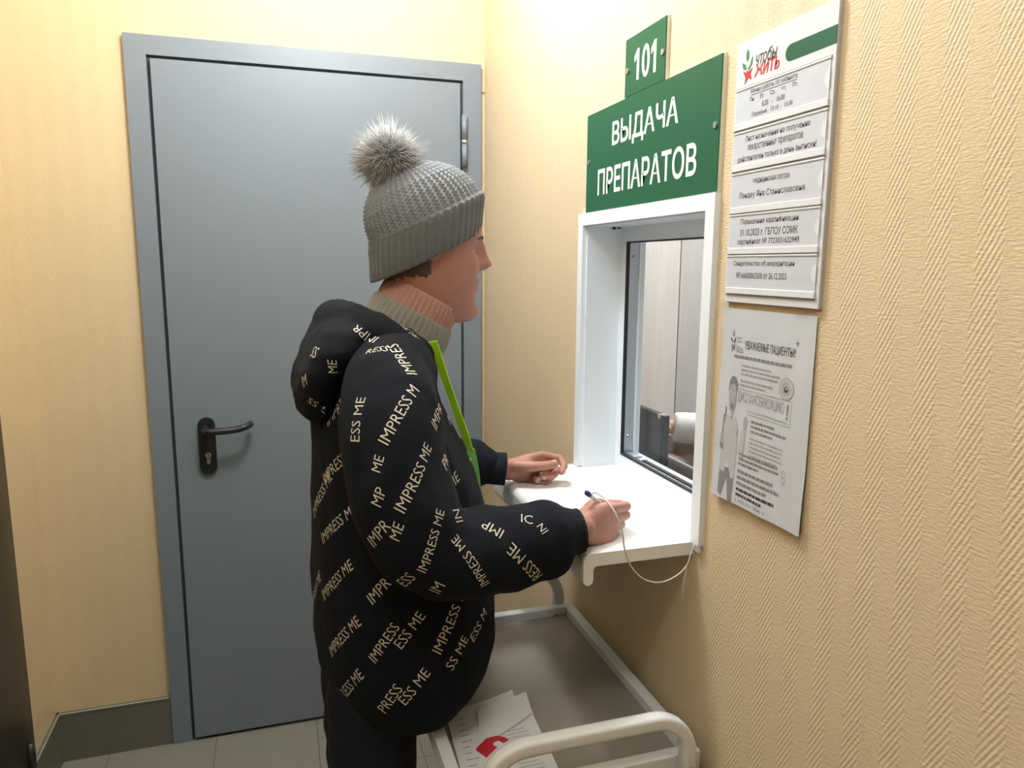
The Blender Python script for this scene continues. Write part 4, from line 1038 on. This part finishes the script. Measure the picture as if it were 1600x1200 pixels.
# --- trousers and shoes
bm = nb()
loft(bm, [ering((-0.475, CY, z), (f, b), hw, 28) for z, f, b, hw in ((0.76, .070, .105, .175), (0.80, .105, .108, .18), (0.90, .11, .105, .17), (0.95, .10, .10, .16))])
for sy in (-1, 1):
    tube(bm, [(-0.485, CY+sy*0.088, 0.84), (-0.510, CY+sy*0.092, 0.68), (-0.510, CY+sy*0.092, 0.47), (-0.525, CY+sy*0.092, 0.26), (-0.535, CY+sy*0.092, 0.075)], [0.095, 0.076, 0.070, 0.066, 0.062], seg=22, sub=4)
me = remeshed(bm, 0.007, 5); crumple(me, 0.006, (16, 16, 22), 4.0)
link('trousers', me, MT['trouser'], person, True)
for sy in (-1, 1):
    bm = nb()
    y = CY+sy*0.092
    rings = []
    for x, hw, h in ((-0.60, .028, .055), (-0.585, .036, .075), (-0.54, .038, .085), (-0.48, .040, .075), (-0.43, .044, .058), (-0.38, .042, .045), (-0.345, .024, .030)):
        rings.append([V(x, y + hw*math.cos(t), 0.002 + h/2 + h/2*math.sin(t)*(1 if math.sin(t) > 0 else 1.0)) for t in [2*PI*j/18 for j in range(18)]])
    loft(bm, rings); sh = obj('shoe', bm, MT['shoe'], person, True)
    bm = nb(); prism(bm, [(x, yy) for x, yy in ((-0.605, y-.026), (-0.54, y-.04), (-0.43, y-.047), (-0.37, y-.043), (-0.34, y-.02), (-0.34, y+.02), (-0.37, y+.043), (-0.43, y+.047), (-0.54, y+.04), (-0.605, y+.026))], Z0, V(1,0,0), V(0,1,0), V(0,0,1), 0.0, 0.016); obj('sole', bm, MT['rubber'], sh)

# --- hoodie
bm = nb()
TT = [(0.715, -0.360, -0.565, .190), (0.735, -0.332, -0.578, .205), (0.765, -0.294, -0.588, .218), (0.81, -0.284, -0.595, .224), (0.90, -0.282, -0.598, .222), (1.02, -0.292, -0.595, .214),
      (1.12, -0.320, -0.592, .208), (1.20, -0.362, -0.588, .205), (1.27, -0.396, -0.580, .196), (1.31, -0.396, -0.565, .180), (1.345, -0.41, -0.54, .130), (1.365, -0.42, -0.52, .090)]
loft(bm, [ering((-0.44, CY, z), (xf+0.44, -0.44-xb), hw, 40, 2.2) for z, xf, xb, hw in TT])
tube(bm, [(-0.468, -1.13, 1.300), (-0.482, -1.210, 1.258), (-0.484, -1.258, 1.18), (-0.466, -1.285, 1.105), (-0.425, -1.292, 1.050), (-0.355, -1.286, 1.040), (-0.285, -1.278, 1.044), (-0.245, -1.272, 1.048), (-0.226, -1.270, 1.050)],
     [0.066, 0.071, 0.073, 0.071, 0.067, 0.061, 0.057, 0.056, 0.040], seg=24, sub=4, round_ends=True)
tube(bm, [(-0.450, -0.93, 1.315), (-0.466, -0.845, 1.270), (-0.470, -0.795, 1.19), (-0.452, -0.775, 1.11), (-0.41, -0.775, 1.065), (-0.35, -0.815, 1.058), (-0.29, -0.868, 1.062), (-0.262, -0.888, 1.063), (-0.246, -0.894, 1.062)],
     [0.070, 0.076, 0.074, 0.070, 0.063, 0.056, 0.051, 0.050, 0.036], seg=24, sub=4, round_ends=True)
hd_me = remeshed(bm, 0.0065, 9)
def wr(p):   # more folds at the elbows and cuffs
    k = 0.95
    for q in (V(-0.44,-1.29,1.06), V(-0.25,-1.27,1.05), V(-0.45,-1.15,1.27), V(-0.42,-0.78,1.08)):
        k += 1.5*math.exp(-((p-q).length/0.09)**2)
    return k
crumple(hd_me, 0.0075, (11, 11, 7), 1.3, wr); crumple(hd_me, 0.0035, (26, 26, 15), 7.7, wr)
hoodie = link('hoodie', hd_me, [MT['hood'], MT['print']], person, True)
# ribbed cuffs and hem
def rib_tube(name, pts, rad, nrib, amp, m, parent, seg=None, sub=4):
    bm = nb(); P, R_ = catmull(pts, rad, sub); seg = nrib*4; n = len(P)
    tang = [(P[min(i+1, n-1)] - P[max(i-1, 0)]).normalized() for i in range(n)]
    a, b = frame_at(tang[0]); rings = []; inner = []
    for i in range(n):
        a = (a - tang[i]*a.dot(tang[i])).normalized(); b = tang[i].cross(a)
        rings.append([P[i] + (a*math.cos(2*PI*j/seg) + b*math.sin(2*PI*j/seg))*(R_[i] + amp*math.cos(2*PI*j*nrib/seg)) for j in range(seg)])
        inner.append([P[i] + (a*math.cos(2*PI*j/seg) + b*math.sin(2*PI*j/seg))*(R_[i]-0.004) for j in range(seg)])
    loft(bm, rings + list(reversed(inner)), cap=False, closed=True)
    return obj(name, bm, m, parent, True)
rib_tube('cuff', [(-0.240, -1.271, 1.049), (-0.222, -1.272, 1.051), (-0.194, -1.272, 1.053)], [0.0375, 0.0345, 0.0345], 42, 0.0007, MT['rib'], hoodie)
rib_tube('cuff', [(-0.258, -0.888, 1.060), (-0.235, -0.894, 1.057), (-0.204, -0.901, 1.054)], [0.0345, 0.0325, 0.0330], 42, 0.0007, MT['rib'], hoodie)
# hood lying round the neck and down the back
bm = nb()
tube(bm, [(-0.408, -1.075, 1.290), (-0.415, -1.110, 1.310), (-0.448, -1.138, 1.336), (-0.495, -1.125, 1.360), (-0.535, -1.075, 1.372), (-0.545, -1.03, 1.374), (-0.535, -0.985, 1.372), (-0.495, -0.935, 1.360), (-0.448, -0.922, 1.336), (-0.415, -0.95, 1.310), (-0.408, -0.985, 1.290)],
     [0.016, 0.022, 0.028, 0.031, 0.032, 0.032, 0.032, 0.031, 0.028, 0.022, 0.016], seg=18, sub=4, round_ends=True)
loft(bm, [ering((xc, CY, z), (f, b), hw, 30, 2.3) for z, xc, f, b, hw in ((1.205, -0.575, .018, .015, .06), (1.225, -0.575, .030, .030, .105), (1.262, -0.575, .042, .043, .135), (1.300, -0.568, .05, .046, .150), (1.335, -0.552, .055, .046, .155), (1.362, -0.540, .050, .043, .140), (1.382, -0.530, .034, .032, .105))])
hm = remeshed(bm, 0.006, 7); crumple(hm, 0.009, (15, 12, 12), 2.1); crumple(hm, 0.004, (34, 24, 28), 5.5)
hood = link('hood', hm, [MT['hood'], MT['print']], hoodie, True)
# --- printed words on the fleece, laid on the cloth where the photo shows them
def bvh_of(o): return BVHTree.FromPolygons([v.co[:] for v in o.data.vertices], [tuple(p.vertices) for p in o.data.polygons])
bv = [(hoodie, bvh_of(hoodie)), (hood, bvh_of(hood))]
acc = {hoodie.name: ([], []), hood.name: ([], [])}
def first_hit(o, d):
    best = None
    for ob, t in bv:
        h = t.ray_cast(o, d)
        if h[0] is not None and (best is None or h[3] < best[3]): best = (h[0], h[1], ob, h[3])
    return best
def letters(body):
    vs, fs, bb = text2d(body, -0.006, 0.12, 2)
    bm = nb(); q = [bm.verts.new((x, y, 0)) for x, y in vs]
    for f in fs:
        try: bm.faces.new([q[i] for i in f])
        except ValueError: pass
    bmesh.ops.remove_doubles(bm, verts=bm.verts, dist=1e-5)
    bmesh.ops.triangulate(bm, faces=bm.faces)
    for _ in range(2):
        es = [e for e in bm.edges if e.calc_length() > 0.38]
        if es: bmesh.ops.subdivide_edges(bm, edges=es, cuts=1)
        bmesh.ops.triangulate(bm, faces=bm.faces)
    bm.verts.index_update()
    out = ([tuple(v.co[:2]) for v in bm.verts], [tuple(v.index for v in f.verts) for f in bm.faces], bb); bm.free()
    return out
_lc = {}
def lay(mid, n, t, L_, body, cap=None):
    t = (t - n*t.dot(n)).normalized(); b = n.cross(t)
    if body not in _lc: _lc[body] = letters(body)
    vs, fs, (x0, y0, x1, y1) = _lc[body]
    s = L_/(x1-x0)
    s = min(max(s, 0.0145), 0.0225)
    W_ = (x1-x0)*s; pos = []; hits = []
    for x, y in vs:
        q = mid + t*((x-x0)*s - W_/2) + b*((y-y0)*s*1.12 - (y1-y0)*s*0.56)
        h = None
        for ob, tr in bv:
            r = tr.ray_cast(q + n*0.05, -n, 0.10)
            if r[0] is not None and (h is None or r[3] < h[3]): h = (r[0], r[1], ob, r[3])
        pos.append(h)
    for f in fs:
        hs = [pos[i] for i in f]
        if any(h is None for h in hs) or len({h[2].name for h in hs}) > 1: continue
        if max((hs[i][0]-hs[i-1][0]).length for i in range(3)) > 0.02: continue
        V_, F_ = acc[hs[0][2].name]; k = len(V_)
        for h in hs: V_.append(h[0] + h[1]*0.0007)
        F_.append((k, k+1, k+2))
def decal(x0, y0, x1, y1, body, cap=None):
    m = first_hit(CAM_P, px_ray((x0+x1)/2, (y0+y1)/2))
    if m is None: return
    p0 = first_hit(CAM_P, px_ray(x0, y0)); p1 = first_hit(CAM_P, px_ray(x1, y1))
    n = m[1].copy()
    for h in (p0, p1):
        if h is not None and (h[0]-m[0]).length < 0.12: n = n + h[1]*0.5
    n = n.normalized()
    def tp(x, y):
        d = px_ray(x, y); dn = d.dot(n)
        return CAM_P + d*((m[0]-CAM_P).dot(n)/dn) if abs(dn) > 0.12 else None
    a, b_ = tp(x0, y0), tp(x1, y1)
    if a is None or b_ is None or (b_-a).length > 0.22:
        d0, d1 = px_ray(x0, y0), px_ray(x1, y1); a, b_ = CAM_P + d0*m[3], CAM_P + d1*m[3]
    t = b_ - a
    lay(m[0], n, t, t.length, body, cap)
def D2(x0, y0, x1, y1, b, c=None): decal(440+x0/3.3333, 440+y0/3.3333, 440+x1/3.3333, 440+y1/3.3333, b, c)
def D3(x0, y0, x1, y1, b, c=None): decal(460+x0/2.857, 780+y0/2.857, 460+x1/2.857, 780+y1/2.857, b, c)
D2(492, 322, 378, 242, 'IMPR'); D2(700, 302, 628, 216, 'RESS'); D2(682, 485, 570, 322, 'IMPRES'); D2(440, 362, 556, 346, 'RESS')
D2(268, 478, 262, 408, 'ME'); D2(530, 832, 700, 530, 'IMPRESS M'); D2(228, 735, 345, 608, 'IMPRES'); D2(372, 840, 412, 590, 'ESS ME')
D2(775, 782, 846, 620, 'IMPR'); D2(940, 892, 956, 722, 'IMPR'); D2(858, 745, 892, 688, 'ME'); D2(188, 1062, 342, 888, 'IMPRESS')
D2(490, 992, 512, 905, 'ME'); D2(622, 1192, 780, 840, 'IMPRESS ME'); D2(490, 1168, 520, 1075, 'MP'); D2(868, 1090, 926, 982, 'ME')
D2(840, 972, 866, 905, 'PR'); D2(140, 352, 202, 382, 'SS'); D2(84, 545, 152, 488, 'IM'); D2(140, 612, 184, 646, 'SS')
D3(90, 202, 282, 22, 'IMPRESS ME'); D3(328, 212, 416, 98, 'IMPR'); D3(445, 182, 468, 106, 'ME'); D3(572, 328, 658, 48, 'IMPRESS ME')
D3(936, 160, 834, 106, 'IMP'); D3(738, 104, 718, 44, 'IN'); D3(862, 390, 728, 178, 'IMPRESS ME'); D3(1102, 362, 976, 226, 'RESS ME'); D3(1002, 84, 1072, 96, 'IC'); D3(1122, 150, 1092, 114, 'IN')
D3(90, 466, 278, 262, 'IMPRESS ME'); D3(332, 456, 456, 318, 'IMPRES'); D3(458, 402, 538, 318, 'ESS'); D3(618, 422, 656, 370, 'IM')
D3(128, 716, 298, 518, 'IMPRESS ME'); D3(344, 722, 452, 562, 'IMPRESS'); D3(450, 672, 578, 496, 'ESS ME'); D3(634, 690, 756, 408, 'IMPRESS M')
D3(690, 760, 768, 612, 'SS ME'); D3(788, 642, 860, 480, 'ESS M'); D3(196, 896, 306, 760, 'RESS ME'); D3(384, 952, 466, 836, 'PRESS'); D3(474, 916, 596, 762, 'ESS ME')
# the side away from the photo carries the same print
for (ox, oz, ang) in ((-0.50, 1.15, 50), (-0.38, 1.02, 55), (-0.52, 0.98, 45), (-0.36, 0.85, 55), (-0.50, 0.82, 45), (-0.46, 1.22, 60)):
    h = first_hit(V(ox, -0.3, oz), V(0, -1, 0))
    if h: a = math.radians(ang); lay(h[0], h[1].normalized(), V(-math.cos(a), 0, math.sin(a)), 0.125, 'IMPRESS ME')
for (oy, oz, ang) in ((-1.12, 1.10, 50), (-0.98, 1.06, 50), (-1.08, 0.92, 50), (-0.96, 0.84, 50)):
    h = first_hit(V(-1.1, oy, oz), V(1, 0, 0))
    if h: a = math.radians(ang); lay(h[0], h[1].normalized(), V(0, -math.cos(a), math.sin(a)), 0.12, 'IMPRESS ME')
for ob in (hoodie, hood):
    V_, F_ = acc[ob.name]
    if not F_: continue
    b2 = bmesh.new(); b2.from_mesh(ob.data); q = [b2.verts.new(p) for p in V_]
    for f in F_:
        g = b2.faces.new([q[i] for i in f]); g.material_index = 1
    b2.to_mesh(ob.data); b2.free()

# --- turtleneck
def collar(name, c, ax, h0, h1, rx, ry, nrib, amp, m, flare=0.0):
    bm = nb(); U_ = V(math.sin(ax), 0, math.cos(ax)); X_ = V(math.cos(ax), 0, -math.sin(ax)); Y_ = V(0, 1, 0); seg = nrib*4
    rings = []; k = 8
    def rg(h, e): return [Vector(c) + U_*h + X_*(math.cos(2*PI*j/seg)*(rx+e+amp*math.cos(2*PI*j*nrib/seg))) + Y_*(math.sin(2*PI*j/seg)*(ry+e+amp*math.cos(2*PI*j*nrib/seg))) for j in range(seg)]
    for i in range(k+1):
        t = i/k; rings.append(rg(h0+(h1-h0)*t, 0.003*math.sin(PI*t)**0.5 + flare*(1-t)))
    for i in range(k+1):
        t = 1-i/k; rings.append(rg(h0+(h1-h0)*t, -0.006))
    loft(bm, rings, cap=False, closed=True)
    return obj(name, bm, m, person, True)
collar('turtleneck_collar', (-0.412, CY, 1.385), math.radians(29), -0.012, 0.037, 0.067, 0.062, 46, 0.0012, MT['pink'])
collar('sweater_neck', (-0.414, CY, 1.382), math.radians(29), -0.045, 0.006, 0.072, 0.067, 46, 0.0015, MT['greyk'], 0.006)

# --- hat
AH = math.radians(25)
HTX, HTU = V(math.cos(AH), 0, math.sin(AH)), V(-math.sin(AH), 0, math.cos(AH)); HTC = V(-0.391, CY, 1.548)
def hat_surface(bm, prof, nrib, amp, seg, fade=False, stitch=0.0):
    rings = []
    for h, f, b, s in prof:
        r = []
        for j in range(seg):
            t = 2*PI*j/seg; ct, st = math.cos(t), math.sin(t)
            q = amp*math.cos(t*nrib)*(min(1, s/0.05) if fade else 1) + stitch*math.cos(h*2*PI/0.0062)*math.cos(t*nrib)
            r.append(HTC + HTU*h + V(-0.040*max(0, -h-0.005)/0.088, 0, 0) + HTX*(ct*((f if ct > 0 else b)+q)) + V(0,1,0)*(st*(s+q)))
        rings.append(r)
    return rings
def dens(prof, k):
    out = []
    for a, b in zip(prof, prof[1:]):
        for i in range(k): t = i/k; out.append(tuple(p*(1-t)+q*t for p, q in zip(a, b)))
    return out + [prof[-1]]
crown = [(-0.052, .100, .099, .081), (-0.02, .104, .101, .084), (0.0, .104, .102, .085), (0.02, .101, .100, .083), (0.04, .093, .094, .077), (0.058, .079, .083, .067), (0.073, .060, .067, .053), (0.084, .040, .048, .037), (0.091, .020, .028, .021), (0.092, .004, .008, .006)]
bm = nb()
hat_r = hat_surface(bm, dens(crown, 14), 48, 0.0016, 288, True, 0.0011)
loft(bm, hat_r, cap=False); bm.faces.new([bm.verts.new(p) for p in hat_r[-1]])
hat = obj('knit_hat', bm, MT['knit'], person, True)
bm = nb()
co = [(-0.076, .102, .098, .080), (-0.074, .106, .102, .084), (-0.058, .109, .104, .087), (-0.034, .1105, .1055, .0895), (-0.013, .111, .1065, .0905), (-0.002, .110, .1055, .0895), (0.0015, .106, .103, .086)]
ci = [(h, f-0.010, b-0.008, s-0.008) for h, f, b, s in reversed(co)]
loft(bm, hat_surface(bm, dens(co, 4), 46, 0.0016, 276, False, 0.0004) + hat_surface(bm, dens(ci, 2), 46, 0.0, 276), cap=False, closed=True)
obj('turned_up_cuff', bm, MT['knit_shade'], hat, True)
# pom-pom: dense tuft of tapering hairs round a soft core
PC = V(-0.449, CY, 1.640)
bm = nb(); ellipsoid(bm, PC, (0.030, 0.030, 0.028), None, 18, 12)
r = random.Random(11)
for i in range(5200):
    z = r.uniform(-1, 1); a = r.uniform(0, 2*PI); s = math.sqrt(1-z*z)
    d = V(s*math.cos(a), s*math.sin(a), z)
    L_ = r.uniform(0.030, 0.050) * (1.0 + 0.35*(r.random() < 0.12)); L_ *= 0.80 if d.z < -0.3 else 1.0
    side = V(r.uniform(-1,1), r.uniform(-1,1), r.uniform(-1,1)); side = (side - d*side.dot(d)).normalized()
    p0 = PC + d*0.018; p1 = PC + d*(0.018+L_*0.5) + side*0.004; p2 = PC + d*(0.018+L_) + side*r.uniform(.004, .016) + V(-0.002, 0, -0.005)
    w_ = r.uniform(0.0005, 0.0009); s2 = d.cross(side)
    A = [bm.verts.new(p0 + side*w_), bm.verts.new(p0 - side*w_*.5 + s2*w_*.87), bm.verts.new(p0 - side*w_*.5 - s2*w_*.87)]
    B = [bm.verts.new(p1 + (v.co-p0)*0.8) for v in A]; T = bm.verts.new(p2)
    for j in range(3):
        k = (j+1) % 3; bm.faces.new((A[j], A[k], B[k], B[j])); bm.faces.new((B[j], B[k], T))
obj('pompom', bm, MT['fur'], hat, True, recalc=False)

# --- lime strap with a green film tail
bm = nb()
def ribbon(bm, pts, wd, th, mi=0, wdir=V(0.35, -0.2, 0.0)):
    P, R_ = catmull(pts, wd if isinstance(wd, list) else [wd]*len(pts), 6); n = len(P); rings = []
    for i in range(n):
        tg = (P[min(i+1, n-1)] - P[max(i-1, 0)]).normalized(); a = (wdir - tg*wdir.dot(tg)).normalized(); b = tg.cross(a)
        rings.append([P[i] + a*R_[i] + b*th, P[i] - a*R_[i] + b*th, P[i] - a*R_[i] - b*th, P[i] + a*R_[i] - b*th])
    loft(bm, rings, mi=mi)
def chest(x, y, off):   # point on the cloth seen at a pixel, pushed toward the viewer side
    h = first_hit(CAM_P, px_ray(x, y))
    return (h[0] + h[1]*off) if h else None
sp = []
for z in (1.345, 1.31, 1.275, 1.24, 1.205, 1.175, 1.150):     # the foremost fleece on the near half of the chest, just right of the neck
    best = None
    for k in range(14):
        y = -1.07 - 0.006*k - (1.345-z)*0.10
        h = bv[0][1].ray_cast(V(-0.05, y, z), V(-1, 0, 0))
        h2 = bv[1][1].ray_cast(V(-0.05, y, z), V(-1, 0, 0))
        for q in (h, h2):
            if q[0] is not None:
                # distance to the right of the line of sight from the front left
                m_ = (q[0]-CAM_P).dot(CAM_R)/(q[0]-CAM_P).dot(CAM_F)
                if best is None or m_ > best[0]: best = (m_, q[0].copy())
    if best: sp.append(best[1] + V(0.0075, -0.002, 0))
A_, B_ = sp[0].copy(), sp[-1].copy(); n_ = len(sp)
for i in range(1, n_-1):        # pulled taut between neck and badge, resting on the cloth only where it bulges
    q = A_.lerp(B_, i/(n_-1)); q.x = max(q.x, sp[i].x - 0.004); sp[i] = q
ribbon(bm, sp, [0.0085, 0.0075, 0.0062, 0.0060, 0.0065, 0.0068, 0.005][:len(sp)], 0.0012)
strap = obj('lanyard', bm, MT['lime'], person)
e0 = sp[-1]
bm = nb(); ribbon(bm, [e0 + V(0.001, 0, 0.004), e0 + V(0.002, -0.001, -0.045), e0 + V(0.004, -0.002, -0.13)], [0.006, 0.014, 0.018], 0.0009, wdir=V(1, -0.3, 0)); obj('badge_sleeve', bm, MT['leaf'], strap)
bm = nb()
for k, (dx, dz) in enumerate(((-0.030, -0.075), (-0.022, -0.085), (-0.034, -0.055), (-0.026, -0.100))):
    p = e0 + V(-0.002, -0.006, -0.012); tube(bm, [p, p + V(dx*0.35, -0.006, dz*0.4), p + V(dx, -0.010, dz)], [0.0022, 0.0018, 0.0005], seg=6, sub=4)
obj('fringe', bm, MT['fringe'], strap, True)

# ------------------------------------------------------------------ pen on a cord
tipp = V(-0.075, -1.195, 1.0235); topp = V(-0.1795, -1.258, 1.111); pd = (topp - tipp).normalized()
PEN = empty('pen', tipp); tag(PEN, 'clear ballpoint pen with a blue end cap held in the writing hand', 'pen')
bm = nb(); tube(bm, [tipp, tipp + pd*0.002, tipp + pd*0.012, tipp + pd*0.022], [0.0004, 0.0009, 0.0022, 0.0034], seg=14); obj('tip', bm, MT['steel'], PEN, True)
bm = nb(); tube(bm, [tipp + pd*0.022, tipp + pd*0.136], [0.0036, 0.0036], seg=14); obj('barrel', bm, MT['penclear'], PEN, True)
bm = nb(); tube(bm, [tipp + pd*0.136, tipp + pd*0.146, tipp + pd*0.148], [0.0044, 0.0044, 0.003], seg=14); tube(bm, [tipp + pd*0.148, tipp + pd*0.152], [0.0014, 0.0012], seg=8); obj('end_cap', bm, MT['penblue'], PEN, True)
def at_depth(x, y, Y):
    d = px_ray(x, y); return CAM_P + d*((Y-CAM_P.y)/d.y)
cp = [tipp + pd*0.135 + V(0, -0.004, 0.003), at_depth(932, 770, -1.255), at_depth(948, 783, -1.290), at_depth(962, 803, -1.312), at_depth(972, 830, -1.322), at_depth(976, 858, -1.326), at_depth(986, 885, -1.326), at_depth(1006, 905, -1.322), at_depth(1032, 910, -1.318), at_depth(1058, 899, -1.316), at_depth(1074, 882, -1.316), at_depth(1082, 857, -1.314), V(-0.004, -1.310, 1.026)]
bm = nb(); tube(bm, cp, 0.0013, seg=8, sub=6, round_ends=True)
cord = obj('security_cord', bm, MT['cordm'], None, True); tag(cord, 'thin translucent cord running from the pen to the lower window corner', 'cord')
bm = nb(); tube(bm, [at_depth(1074, 882, -1.316), at_depth(1069, 905, -1.318), at_depth(1066, 940, -1.318)], [0.0011, 0.0010, 0.0006], seg=8, sub=4); obj('loose_end', bm, MT['cordm'], cord, True)

# ------------------------------------------------------------------ nurse seated behind the desk
NC = V(1.01, -0.38, 0)
nx = V(-0.93, 0.36, 0).normalized(); ny = V(0,0,1).cross(nx)
def N3(a, b, z): return NC + nx*a + ny*b + V(0,0,z)
bm = nb()
loft(bm, [ering(N3(f0, 0, z), (f, b), hw, 26, 2.0, nx, ny) for z, f0, f, b, hw in ((0.47, 0, .10, .11, .17), (0.60, 0, .10, .10, .155), (0.78, 0, .09, .09, .135), (0.95, 0, .095, .09, .15), (1.03, 0, .07, .07, .13), (1.07, 0, .05, .05, .07))])
tube(bm, [N3(0, 0, 1.04), N3(0.01, 0, 1.16)], [0.052, 0.05], seg=18)
RS, RE, RWn = N3(0.0, -0.17, 1.0), V(0.885, -0.085, 0.885), V(0.690, -0.010, 0.899)
LS, LE, LWn = N3(0.0, 0.17, 1.0), N3(0.06, 0.25, 0.86), N3(0.24, 0.10, 0.845)
for S_, E_, W__ in ((RS, RE, RWn), (LS, LE, LWn)):
    tube(bm, [S_, (S_+E_)/2, E_, (E_+W__)/2, W__], [0.05, 0.044, 0.04, 0.036, 0.027], seg=16, sub=4, round_ends=True)
for sy in (-1, 1):
    tube(bm, [N3(0.0, sy*0.09, 0.50), N3(0.22, sy*0.10, 0.50), N3(0.40, sy*0.10, 0.47), N3(0.40, sy*0.10, 0.28), N3(0.36, sy*0.10, 0.09)], [0.085, 0.075, 0.058, 0.052, 0.038], seg=16, sub=4, round_ends=True)
    tube(bm, [N3(0.34, sy*0.10, 0.045), N3(0.44, sy*0.10, 0.042), N3(0.52, sy*0.10, 0.034)], [0.034, 0.034, 0.024], seg=14, sub=3, round_ends=True)
nm = remeshed(bm, 0.008, 5); b2 = nb(); join_me(b2, nm)
hb = head_bm(N3(0.03, 0, 1.24), nx, ny, V(0,0,1), 0.96, 60, 80)
tmp = bpy.data.meshes.new('tmp'); bmesh.ops.recalc_face_normals(hb, faces=hb.faces); hb.to_mesh(tmp); hb.free(); b2.from_mesh(tmp); bpy.data.meshes.remove(tmp)
fd = (RWn - RE).normalized()
me, nails = hand_bm(RWn, fd + V(0,0,0.02), V(0.2, 0.1, 1), V(-0.6, -0.7, 0.1), [(14, 22, 14, 3), (16, 24, 14, 0), (18, 26, 16, -2), (20, 28, 16, -5)], [(0.012, -0.004, 0.022, .0125), (0.036, -0.010, 0.042, .0115), (0.06, -0.014, 0.050, .010), (0.08, -0.016, 0.050, .0085)], -fd*0.05, 0.92, 0.0024)
join_me(b2, me)
fd2 = (LWn - LE).normalized()
me, nails = hand_bm(LWn, fd2, V(0.1, 0.1, 1), V(-0.7, -0.5, 0.1), [(14, 22, 14, 3), (16, 24, 14, 0), (18, 26, 16, -2), (20, 28, 16, -5)], [(0.012, -0.004, 0.022, .0125), (0.036, -0.010, 0.042, .0115), (0.06, -0.014, 0.050, .010), (0.08, -0.016, 0.050, .0085)], -fd2*0.05, 0.92, 0.0024)
join_me(b2, me)
nurse = obj('person', b2, [MT['skin_n'], MT['lip'], MT['eyew'], MT['iris'], MT['brow']], None, True)
tag(nurse, 'person in a white coat behind the service window, one arm reaching over the desk', 'person')
bm = nb()
loft(bm, [ering(N3(f0, 0, z), (f, b), hw, 28, 2.1, nx, ny) for z, f0, f, b, hw in ((0.43, .03, .17, .15, .21), (0.55, 0, .135, .135, .20), (0.65, 0, .125, .12, .18), (0.80, 0, .115, .11, .165), (0.95, 0, .115, .11, .175), (1.03, 0, .09, .09, .16), (1.085, 0, .066, .066, .09))])
for S_, E_, W__ in ((RS, RE, RWn), (LS, LE, LWn)):
    W2 = W__ + (E_-W__).normalized()*0.012
    tube(bm, [S_, (S_+E_)/2, E_, (E_+W2)/2, W2], [0.068, 0.064, 0.062, 0.058, 0.052], seg=20, sub=4)
cm = remeshed(bm, 0.008, 5); crumple(cm, 0.006, (14, 14, 14), 9.0)
link('white_coat', cm, MT['coat'], nurse, True)
bm = nb()
tube(bm, [N3(0.0, 0, 0.58), N3(0.22, 0, 0.59)], [0.10, 0.10], seg=12)
bm.free()
bm = nb()
for sy in (-1, 1):
    tube(bm, [N3(0.0, sy*0.09, 0.51), N3(0.22, sy*0.10, 0.51), N3(0.40, sy*0.10, 0.475), N3(0.405, sy*0.10, 0.28), N3(0.37, sy*0.10, 0.09)], [0.095, 0.086, 0.070, 0.066, 0.060], seg=18, sub=4, round_ends=False)
tm = remeshed(bm, 0.009, 4); link('trousers', tm, MT['trouser'], nurse, True)
bm = nb()
ellipsoid(bm, N3(0.012, 0, 1.262), (0.101, 0.084, 0.104), Matrix((nx, ny, V(0,0,1))).transposed(), 24, 16)
for v in bm.verts:
    q = v.co - N3(0.03, 0, 1.24)
    if q.dot(nx) > 0.045 and q.z < 0.07: v.co -= nx*(q.dot(nx)-0.04)
tube(bm, [N3(-0.085, 0, 1.29), N3(-0.115, 0, 1.30)], [0.035, 0.03], seg=16, round_ends=True)
hm2 = remeshed(bm, 0.006, 3); link('hair', hm2, MT['hair'], nurse, True)
# stool under her
stl = empty('stool', NC); tag(stl, 'round office stool under the person in the white coat', 'stool')
bm = nb(); cyl(bm, NC + V(0,0,0.37), NC + V(0,0,0.415), 0.18, 0.18, 32); obj('seat', bm, MT['black'], stl)
bm = nb(); cyl(bm, NC + V(0,0,0.05), NC + V(0,0,0.37), 0.025, 0.025, 20); obj('column', bm, MT['steel'], stl)
bm = nb(); tube(bm, [NC + V(0,0,0.0), NC + V(0,0,0.02), NC + V(0,0,0.05)], [0.20, 0.19, 0.03], seg=32); obj('base', bm, MT['steel'], stl)
